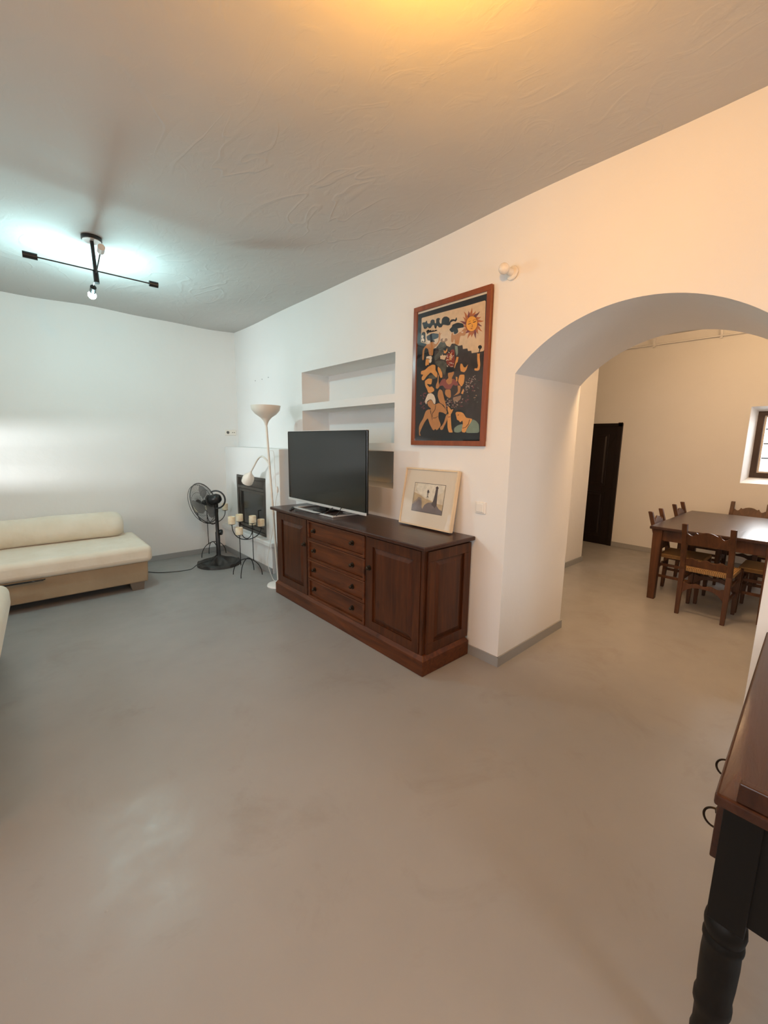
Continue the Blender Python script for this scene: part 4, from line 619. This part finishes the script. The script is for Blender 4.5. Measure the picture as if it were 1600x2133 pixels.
# ================================================================ CEILING FIXTURE
cf = thing('ceiling_lamp', 'black ceiling light with crossed rods, one cool bulb lit', 'ceiling lamp', (0.56, 3.74, ZC))
k = MB(); k.lathe([(0.062, 0.0), (0.062, -0.026), (0.058, -0.028)], (0.56, 3.75, ZC + 0.005), FZ, 32); k.build('canopy', M_blackp, cf, 40)
k = MB(); k.lathe([(0.056, 0), (0.056, -0.003)], (0.56, 3.75, ZC - 0.0232), FZ, 32); k.build('canopy_cover', M_silver, cf, 40)
k = MB(); k.cyl((0.56, 3.75, ZC - 0.02), (0.56, 3.71, 2.64), 0.012); k.cyl((0.56, 3.715, 2.66), (0.56, 3.70, 2.575), 0.017); k.build('stem', M_blackp, cf, 40)
k = MB(); k.cyl((0.235, 3.70, 2.655), (0.895, 3.67, 2.645), 0.0045, n=8); k.cyl((0.545, 3.36, 2.675), (0.568, 3.93, 2.605), 0.0045, n=8); k.build('rod', M_blackp, cf, 40)
for p, q, mt in (((0.17, 3.703, 2.656), (0.245, 3.70, 2.655), M_blackp), ((0.885, 3.67, 2.645), (0.945, 3.667, 2.644), M_blackp), ((0.546, 3.37, 2.675), (0.543, 3.31, 2.682), M_silver), ((0.568, 3.92, 2.605), (0.569, 3.975, 2.585), M_blackp)):
    k = MB(); k.cyl(p, q, 0.020, n=20); so_ = k.build('socket', mt, cf, 40)
k = MB(); k.sphere((0.569, 4.012, 2.572), 0.028, 16); k.build('bulb', M_bulb, cf, 80)
bpy.data.objects['cool_bulb_light'].location = (0.571, 4.055, 2.515)

# ================================================================ FLOOR LAMP
fl_ = thing('floor_lamp', 'tall ivory uplighter floor lamp with curved reading arm beside the sideboard', 'floor lamp', (1.935, 3.915, 0))
bx, by = 1.955, 3.862; tx, ty = 1.93, 3.975
k = MB(); k.lathe([(0.115, 0), (0.118, 0.006), (0.112, 0.020), (0.085, 0.030), (0.025, 0.038), (0.018, 0.055), (0.001, 0.056)], (bx, by, 0), FZ, 36); k.build('base', M_lampb, fl_, 40)
k = MB(); k.cyl((bx, by, 0.04), (tx, ty, 1.665), 0.0115, n=14); k.cyl((1.9405, 3.925, 0.93), (1.940, 3.928, 0.98), 0.0135, n=14); k.build('pole', M_lampw, fl_, 40)
k = MB(); prof = [(0.013, 0), (0.018, 0.02), (0.029, 0.045), (0.048, 0.068), (0.056, 0.076), (0.104, 0.110), (0.136, 0.148), (0.146, 0.192), (0.141, 0.192), (0.130, 0.150), (0.098, 0.116), (0.05, 0.084), (0.01, 0.07)]
k.lathe(prof, (tx, ty, 1.652), FZ, 36, False); k.build('lamp_shade', M_lampw, fl_, 60)
ap = spline([(1.937, 3.938, 1.245), (1.935, 3.975, 1.285), (1.93, 4.035, 1.325), (1.93, 4.115, 1.338), (1.93, 4.20, 1.305), (1.93, 4.29, 1.235), (1.93, 4.385, 1.16)], 8)
k = MB(); k.tube(ap, 0.009, 10); k.build('reading_arm', M_lampw, fl_, 60)
hd = (V((1.93, 4.53, 1.005)) - V((1.93, 4.375, 1.168))).normalized()
k = MB(); k.lathe([(0.010, 0), (0.016, 0.02), (0.032, 0.05), (0.056, 0.080), (0.064, 0.120), (0.062, 0.165), (0.058, 0.165), (0.060, 0.12), (0.05, 0.08), (0.01, 0.05)], (1.93, 4.378, 1.165), hd, 28, False); k.build('reading_shade', M_lampw, fl_, 60)
k = MB(); k.tube(spline([(1.945, 3.945, 1.40), (1.965, 3.905, 1.385), (1.968, 3.895, 1.22), (1.965, 3.88, 1.05), (1.972, 3.86, 0.98), (1.962, 3.88, 0.9), (1.95, 3.94, 0.6), (1.935, 4.03, 0.33), (1.93, 4.05, 0.2), (1.94, 3.97, 0.06), (1.95, 3.93, 0.03)]), 0.0028, 6); k.lathe([(0.004, 0), (0.011, 0.015), (0.011, 0.055), (0.004, 0.07)], (1.972, 3.862, 0.975), FZ, 12)
k.build('cord', M_white, fl_, 60)

# ================================================================ PEDESTAL FAN
fn = thing('pedestal_fan', 'black pedestal fan with wire grille in the corner by the fireplace', 'fan', (1.745, 5.02, 0))
fx, fy = 1.76, 5.02
k = MB(); n = 60; rg = []
def fb(r, a):                                                       # star-shaped moulded foot with hollows between the spokes
    t = (r / 0.25); hub = 0.085 * max(0, 1 - t * 1.15) ** 1.2; rim = 0.036 * math.exp(-((t - 0.89) / 0.10) ** 2)
    c5 = (0.5 + 0.5 * cos(5 * a)) ** 1.6; w_ = min(1, max(0, (t - 0.22) / 0.12)); return 0.004 + hub * (1 - w_ * (1 - c5)) + max(rim, 0.036 * (c5 if t > 0.2 else 1))
for r in (0.02, 0.05, 0.075, 0.10, 0.125, 0.15, 0.175, 0.195, 0.21, 0.22, 0.23, 0.24, 0.248):
    rg.append([V((fx + r * cos(2 * pi * q / n), fy + r * sin(2 * pi * q / n), fb(r, 2 * pi * q / n))) for q in range(n)])
rg.append([V((fx + 0.25 * cos(2 * pi * q / n), fy + 0.25 * sin(2 * pi * q / n), 0.0)) for q in range(n)])
k.rings(rg); k.build('base', M_fanbase, fn, 60)
k = MB(); k.lathe([(0.040, 0.08), (0.030, 0.10), (0.026, 0.13), (0.026, 0.40), (0.020, 0.41), (0.019, 0.70), (0.024, 0.71), (0.024, 0.75)], (fx, fy, 0), FZ, 20); k.build('pole', M_blackp, fn, 40)
k = MB(); q = V((fx, fy, 0.40)); kd = V((0.75, -0.66, 0)); k.cyl(q, q + kd * 0.03, 0.010); k.lathe([(0.012, 0.02), (0.032, 0.025), (0.036, 0.04), (0.032, 0.055), (0.01, 0.06)], q, kd, 10)
k.build('height_knob', M_blackp, fn, 40)
nrm = (V((0.75, -0.66, 0)) * -0.87 + V((0, 0, -0.33)) + V((0.33, 0.94, 0)) * 0.17).normalized()   # blowing direction
hub = V((fx - 0.02, fy, 0.80)); mc = hub
k = MB(); k.lathe([(0.02, -0.085), (0.045, -0.075), (0.060, -0.045), (0.064, 0.0), (0.055, 0.045), (0.03, 0.05)], mc, nrm, 20); k.build('motor', M_blackp, fn, 50)
# yoke ring around the motor
k = MB(); yr = V((0.75, -0.66, 0)); k.tube(arc(mc + V((0.02, -0.015, 0.0)), yr, FZ, 0.105, 0.105, rad(-95), rad(125), 22), 0.010, 8); k.build('yoke', M_blackp, fn, 60)
gc = mc + nrm * 0.135; e1 = nrm.cross(FZ).normalized(); e2 = nrm.cross(e1)
def gring(c_, r, w_, kk): kk.tube([c_ + e1 * r * cos(2 * pi * i / 40) + e2 * r * sin(2 * pi * i / 40) for i in range(40)], w_, 6, True)
k = MB(); R0 = 0.245
gring(gc, R0, 0.006, k); gring(gc + nrm * 0.035, R0 - 0.008, 0.0035, k)
def gz(t, s_): return s_ * 0.075 * (1 - t ** 3.0)
for s_ in (1, -1):
    for i in range(72):
        a = 2 * pi * i / 72
        d_ = e1 * cos(a) + e2 * sin(a)
        k.tube([gc + d_ * (R0 * t) + nrm * gz(t, s_) for t in (0.26, 0.45, 0.65, 0.82, 0.93, 1.0)], 0.0013, 4)
    for t in (0.26, 0.6): gring(gc + nrm * gz(t, s_), R0 * t, 0.002, k)
k.lathe([(0.064, 0), (0.064, 0.004)], gc + nrm * 0.072, nrm, 24); k.lathe([(0.075, 0), (0.075, 0.006)], gc - nrm * 0.078, nrm, 24)
k.build('grille', M_wire, fn)
k = MB()
for i in range(3):
    a0 = 2 * pi * i / 3 + 0.5
    pts = []
    for rr_, da, w_ in ((0.03, 0, 0.2), (0.07, 0.1, 0.55), (0.12, 0.25, 0.62), (0.17, 0.35, 0.58), (0.205, 0.42, 0.40), (0.215, 0.45, 0.12)):
        ring = []
        for s_ in (-1, -0.5, 0, 0.5, 1):
            a = a0 + da + s_ * w_; ring.append(gc + (e1 * cos(a) + e2 * sin(a)) * rr_ + nrm * (0.03 * s_ * w_))
        pts.append(ring)
    up = [r + [p + nrm * 0.0025 for p in reversed(r)] for r in pts]; k.rings(up)
k.build('blades', M_blade, fn, 50)
k = MB(); k.lathe([(0.035, -0.03), (0.035, 0.01), (0.02, 0.03), (0.001, 0.034)], gc, nrm, 20); k.cyl(mc, gc, 0.008); k.build('hub', M_blackp, fn, 40)
k = MB(); k.tube(spline([(fx - 0.03, fy, 0.12), (fx - 0.10, fy - 0.02, 0.075), (1.50, 4.99, 0.05), (1.42, 5.0, 0.006), (1.25, 5.02, 0.006), (1.10, 5.10, 0.006), (1.00, 5.22, 0.006)]), 0.004, 6); k.build('cord', M_blackp, fn, 60)

# ================================================================ CANDELABRAS AND CANDLES
candles = []
def candle(p, h, r, label, proto=[None]):
    o = thing('pillar_candle', label, 'candle', p, 'ivory pillar candles on the iron stands', local=True) if proto[0] is None else None
    if o is None:
        o = dup(proto[0], p, random.random() * 6, label); o.scale = (r / 0.036, r / 0.036, h / 0.085); return o
    k = MB(); k.lathe([(0.0355, 0), (0.036, 0.003), (0.036, 0.082), (0.034, 0.085), (0.029, 0.082), (0.026, 0.070), (0.004, 0.066)], (0, 0, 0), FZ, 24, True); k.build('wax', M_wax, o, 50)
    k = MB(); k.cyl((0, 0, 0.066), (0.002, 0, 0.076), 0.0014, n=6); k.build('wick', M_wick, o)
    proto[0] = o; o.scale = (r / 0.036, r / 0.036, h / 0.085); return o
def ustring(a, b_, zb_, n_=20):
    a, b_ = V(a), V(b_); mid = (a + b_) / 2; dz = min(a.z, b_.z) - zb_
    return [a] + [V((mid.x + (a.x - mid.x) * cos(pi * i / n_), mid.y + (a.y - mid.y) * cos(pi * i / n_), zb_ + (a.z if i <= n_ / 2 else b_.z) * 0 + ((a.z if i <= n_ / 2 else b_.z) - zb_) * (1 - sin(pi * i / n_) ** 0.8))) for i in range(1, n_)] + [b_]
def candelabra(root, feet, ups, us, cups):
    c_ = V(root.location)
    for f1_, f2_ in feet:
        f1_, f2_ = V(f1_), V(f2_); mid = (f1_ + f2_) / 2; h = 0.185
        k = MB(); k.tube([mid + (f1_ - mid) * cos(pi * i / 20) + FZ * h * sin(pi * i / 20) for i in range(21)], 0.0048, 8); k.build('leg', M_iron, root, 60)
    for a, z1 in ups:
        k = MB(); k.cyl(a, (a[0], a[1], z1), 0.0045, n=8); k.build('upright', M_iron, root, 40)
    for a, b_, zb_ in us:
        k = MB(); k.tube(ustring(a, b_, zb_), 0.0048, 8); k.build('arm', M_iron, root, 60)
    for p in cups:
        k = MB(); k.lathe([(0.006, -0.012), (0.028, -0.004), (0.037, 0.0), (0.037, 0.003), (0.001, 0.003)], p, FZ, 20); k.build('candle_plate', M_iron, root, 40)
ca = thing('candelabra', 'black wrought iron candle stand in front of the fireplace', 'candelabra', (1.86, 4.44, 0))
P1 = (1.715, 4.44, 0.595); P2 = (2.034, 4.40, 0.540); P3 = (1.856, 4.57, 0.592); P4 = (1.927, 4.38, 0.594); P5 = (1.760, 4.36, 0.485); P6 = (1.985, 4.52, 0.540)
candelabra(ca, [((1.735, 4.52, 0), (1.985, 4.31, 0)), ((1.745, 4.33, 0), (1.985, 4.53, 0))],
           [((1.763, 4.36, 0.14), 0.485), ((1.922, 4.385, 0.16), 0.594)],
           [(P1, P2, 0.405), (P3, P6, 0.385)], [P1, P2, P3, P4, P5, P6])
for p, lb in ((P1, 'ivory candle on the leftmost cup of the stand before the fireplace'), (P3, 'ivory candle at the back of the stand before the fireplace'),
              (P6, 'ivory candle half hidden behind another on the stand before the fireplace'), (P4, 'ivory candle on the right upright of the stand before the fireplace'), (P2, 'ivory candle on the rightmost cup next to the sideboard'), (P5, 'lowest ivory candle, on the front cup of the fireplace candle stand')):
    candle((p[0], p[1], p[2] + 0.003), 0.078 if p is not P1 else 0.082, 0.039, lb)
cb_ = thing('candelabra', 'black wrought iron candle stand in the corner behind the fan', 'candelabra', (1.84, 5.47, 0))
Q1 = (1.675, 5.45, 0.595); Q2 = (2.025, 5.45, 0.590); Q3 = (1.79, 5.45, 0.615)
candelabra(cb_, [((1.69, 5.44, 0), (2.02, 5.48, 0)), ((1.83, 5.58, 0), (1.87, 5.34, 0))], [((1.79, 5.45, 0.16), 0.615)],
           [(Q1, Q2, 0.43), (Q3, (1.90, 5.40, 0.50), 0.425)], [Q1, Q2, Q3])
for p, lb in ((Q1, 'ivory candle showing left of the fan grille'), (Q2, 'ivory candle showing right of the fan pole'), (Q3, 'ivory candle seen through the fan grille')):
    candle((p[0], p[1], p[2] + 0.003), 0.085, 0.038, lb)

# ================================================================ DINING TABLE
dt = thing('dining_table', 'large dark wooden dining table in the room beyond the arch', 'table', (5.35, 0.80, 0))
k = MB(); k.box(4.585, 6.12, 0.29, 1.262, 0.702, 0.730); k.build('tabletop', M_din_t, dt, bevel=0.006)
k = MB()
for a in ((4.66, 6.06, 0.37, 0.395), (4.66, 6.06, 1.175, 1.20)): k.box(a[0], a[1], a[2], a[3], 0.595, 0.702)
for a in ((4.63, 4.655), (6.05, 6.075)): k.box(a[0], a[1], 0.39, 1.18, 0.595, 0.702)
k.build('apron', M_din, dt, bevel=0.003)
for x, y in ((4.605, 1.155), (4.605, 0.325), (6.025, 1.155), (6.025, 0.325)):
    k = MB(); k.hexa([(x + 0.008, y + 0.008, 0), (x + 0.07, y + 0.008, 0), (x + 0.07, y + 0.07, 0), (x + 0.008, y + 0.07, 0), (x, y, 0.702), (x + 0.082, y, 0.702), (x + 0.082, y + 0.082, 0.702), (x, y + 0.082, 0.702)])
    k.build('leg', M_din, dt, bevel=0.004)

# ================================================================ DINING CHAIRS (local: seat centre at origin, faces +Y)
def make_chair(label):
    r = thing('dining_chair', label, 'chair', (0, 0, 0), 'carved rush-seated dining chairs', local=True)
    w2 = 0.185
    def post(x):                                                      # rear post, splayed back above the seat
        k = MB(); a = 0.019
        secs = [(0.0, -0.195, a * 0.8), (0.25, -0.188, a), (0.42, -0.187, a * 1.05), (0.62, -0.228, a), (0.84, -0.292, a)]
        k.rings([[V((x - h, y - h, z)), V((x + h, y - h, z)), V((x + h, y + h, z)), V((x - h, y + h, z))] for z, y, h in secs]); return k
    for x in (-w2 + 0.02, w2 - 0.02): post(x).build('rear_leg', M_din, r, bevel=0.003)
    for x in (-w2 + 0.015, w2 - 0.015):
        k = MB(); k.rings([[V((x - h, 0.17 - h, z)), V((x + h, 0.17 - h, z)), V((x + h, 0.17 + h, z)), V((x - h, 0.17 + h, z))] for z, h in ((0, 0.013), (0.22, 0.019), (0.425, 0.020))])
        k.build('front_leg', M_din, r, bevel=0.003)
    k = MB(); k.box(-w2 + 0.002, w2 - 0.002, -0.175, 0.19, 0.398, 0.436); k.build('seat', M_rush, r, bevel=0.012, seg=3)
    def rail(z0, top, y0, y1, x1=w2 - 0.035):
        k = MB(); m = len(top); T = 0.016; top_ = [(-x1 + 2 * x1 * i / (m - 1), t) for i, t in enumerate(top)]
        yy = lambda z: y0 + (y1 - y0) * max(0, min(1, (z - z0) / (max(top) - z0)))
        f = [V((x, yy(z) - T / 2, z)) for x, z in top_] ; b = [V((x, yy(z) + T / 2, z)) for x, z in top_]
        f0 = [V((x, y0 - T / 2, z0)) for x, z in top_]; b0 = [V((x, y0 + T / 2, z0)) for x, z in top_]
        k.rings([f0, f, b, b0, f0], cap=False, close=False)
        k.poly([f0[0], b0[0], b[0], f[0]]); k.poly([f0[-1], f[-1], b[-1], b0[-1]])
        return k
    top = [0.757, 0.752, 0.742, 0.738, 0.748, 0.772, 0.762, 0.768, 0.776, 0.780, 0.783, 0.784, 0.783, 0.780, 0.776, 0.768, 0.762, 0.772, 0.748, 0.738, 0.742, 0.752, 0.757]
    rail(0.655, top, -0.238, -0.276).build('top_rail', M_din, r, bevel=0.002)
    low = [0.512, 0.520, 0.528, 0.532, 0.530, 0.522, 0.514, 0.512, 0.520, 0.530, 0.534, 0.530, 0.520, 0.512, 0.514, 0.522, 0.530, 0.532, 0.528, 0.520, 0.512]
    rail(0.455, low, -0.193, -0.209).build('lower_rail', M_din, r, bevel=0.002)
    for y in (-0.188, 0.17):                                          # arched brackets under the seat
        k = MB(); xs_ = [-0.15 + 0.3 * i / 16 for i in range(17)]
        tp = [0.30 + 0.008 * cos(6 * pi * i / 16) for i in range(17)]; bt = [0.27 - 0.075 * abs(i / 8 - 1) ** 3 for i in range(17)]
        rr2 = [[V((x, y - 0.009, b)), V((x, y + 0.009, b)), V((x, y + 0.009, t)), V((x, y - 0.009, t))] for x, t, b in zip(xs_, tp, bt)]
        k.rings(rr2); k.build('front_rail' if y > 0 else 'rear_rail', M_din, r, bevel=0.002)
    for x in (-w2 + 0.018, w2 - 0.018):
        for z in (0.19, 0.31): mb_box(x - 0.008, x + 0.008, -0.18, 0.16, z, z + 0.025).build('stretcher', M_din, r)
    return r
ch = make_chair('wooden chair with rush seat at the near end of the table, back to the arch')
ch.location = (4.575, 0.745, 0); ch.rotation_euler = (0, 0, rad(-91))
dup(ch, (4.965, 1.035, 0), rad(180), 'rush-seated chair on the left side of the table, nearer to the arch')
dup(ch, (5.80, 1.04, 0), rad(180), 'rush-seated chair on the left side of the table, nearer the window wall')
dup(ch, (6.26, 0.78, 0), rad(90), 'rush-seated chair at the far end of the table below the window')
dup(ch, (4.99, 0.40, 0), rad(0), 'rush-seated chair on the right side of the table, nearer to the arch')
dup(ch, (5.75, 0.40, 0), rad(0), 'rush-seated chair on the right side of the table, farther from the arch')

# pipe along the dining room wall top
k = MB(); k.cyl((6.60, -1.3, 2.822), (6.60, 3.3, 2.842), 0.011, n=10)
pc = k.build('ceiling_pipe', M_wall, None, 40); tag(pc, 'thin white pipe running under the dining room ceiling', 'pipe')
for y in (0.2, 1.30, 2.02):
    k = MB(); k.box(6.592, 6.608, y - 0.012, y + 0.012, 2.80, 2.952); k.box(6.60, 6.651, y - 0.012, y + 0.012, 2.822, 2.838)
    k.build('pipe_clip', M_wall, pc)

# ================================================================ DESK (near right)
dk = thing('writing_desk', 'dark varnished desk with ring pulls and turned leg at the right edge', 'desk', (1.55, -0.2, 0))
X0, X1, Y1_, ZT = 1.032, 2.16, 0.107, 0.784
k = MB(); k.hexa([(X0, -0.62, ZT - 0.028), (X1, -0.62, ZT - 0.028), (X1, 0.150, ZT - 0.028), (X0, Y1_, ZT - 0.028), (X0, -0.62, ZT), (X1, -0.62, ZT), (X1, 0.150, ZT), (X0, Y1_, ZT)])
k.build('desktop', M_desk, dk, bevel=0.006, seg=3)
k = MB(); k.box(X0 + 0.004, X0 + 0.022, -0.62, 0.073, ZT, ZT + 0.045); k.build('gallery_rail', M_desk, dk, bevel=0.003)
k = MB(); k.box(X0 + 0.06, X1 - 0.04, -0.58, 0.085, 0.53, ZT - 0.028); k.box(X0 + 0.028, X0 + 0.06, -0.58, 0.03, 0.50, ZT - 0.028); k.build('carcass', M_desk_d, dk)
for i, (a, b_) in enumerate(((X0 + 0.06, 1.42), (1.44, X1 - 0.05))):
    k = MB(); k.box(a, b_, 0.085, 0.106, 0.585, ZT - 0.032); d = k.build('drawer', M_desk, dk, bevel=0.003)
    for u in ((1.15, 1.34) if i == 0 else (1.62, 1.95)):
        k = MB(); c_ = V((u, (0.112 if u < 1.2 else 0.124) if i == 0 else 0.098, 0.640 if u < 1.2 else 0.655)); k.lathe([(0.008, 0), (0.008, 0.008), (0.002, 0.010)], V((u, 0.104, 0.662)), FY, 12)
        k.tube([c_ + V((0.004 * sin(2 * pi * j / 36), 0.021 * cos(2 * pi * j / 36), 0.021 * sin(2 * pi * j / 36))) for j in range(36)], 0.0026, 6, True); k.build('ring_pull', M_brass, d, 60)
for x in (X0 + 0.02, X1 - 0.10):
    for y in (0.026, -0.60):
        k = MB(); k.box(x, x + 0.07, y, y + 0.065, 0.472, ZT - 0.028); cx, cy = x + 0.035, y + 0.0325
        prof = [(0.030, 0.472), (0.037, 0.462), (0.039, 0.445), (0.037, 0.430), (0.034, 0.424), (0.038, 0.414), (0.038, 0.404), (0.035, 0.396), (0.036, 0.36), (0.035, 0.30), (0.033, 0.26), (0.036, 0.245), (0.036, 0.225), (0.031, 0.21), (0.030, 0.16), (0.033, 0.14), (0.028, 0.05), (0.024, 0.0)]
        k.lathe([(r, z) for r, z in reversed(prof)], (cx, cy, 0), FZ, 24); k.build('leg', M_desk_d, dk, 40, bevel=0.002)
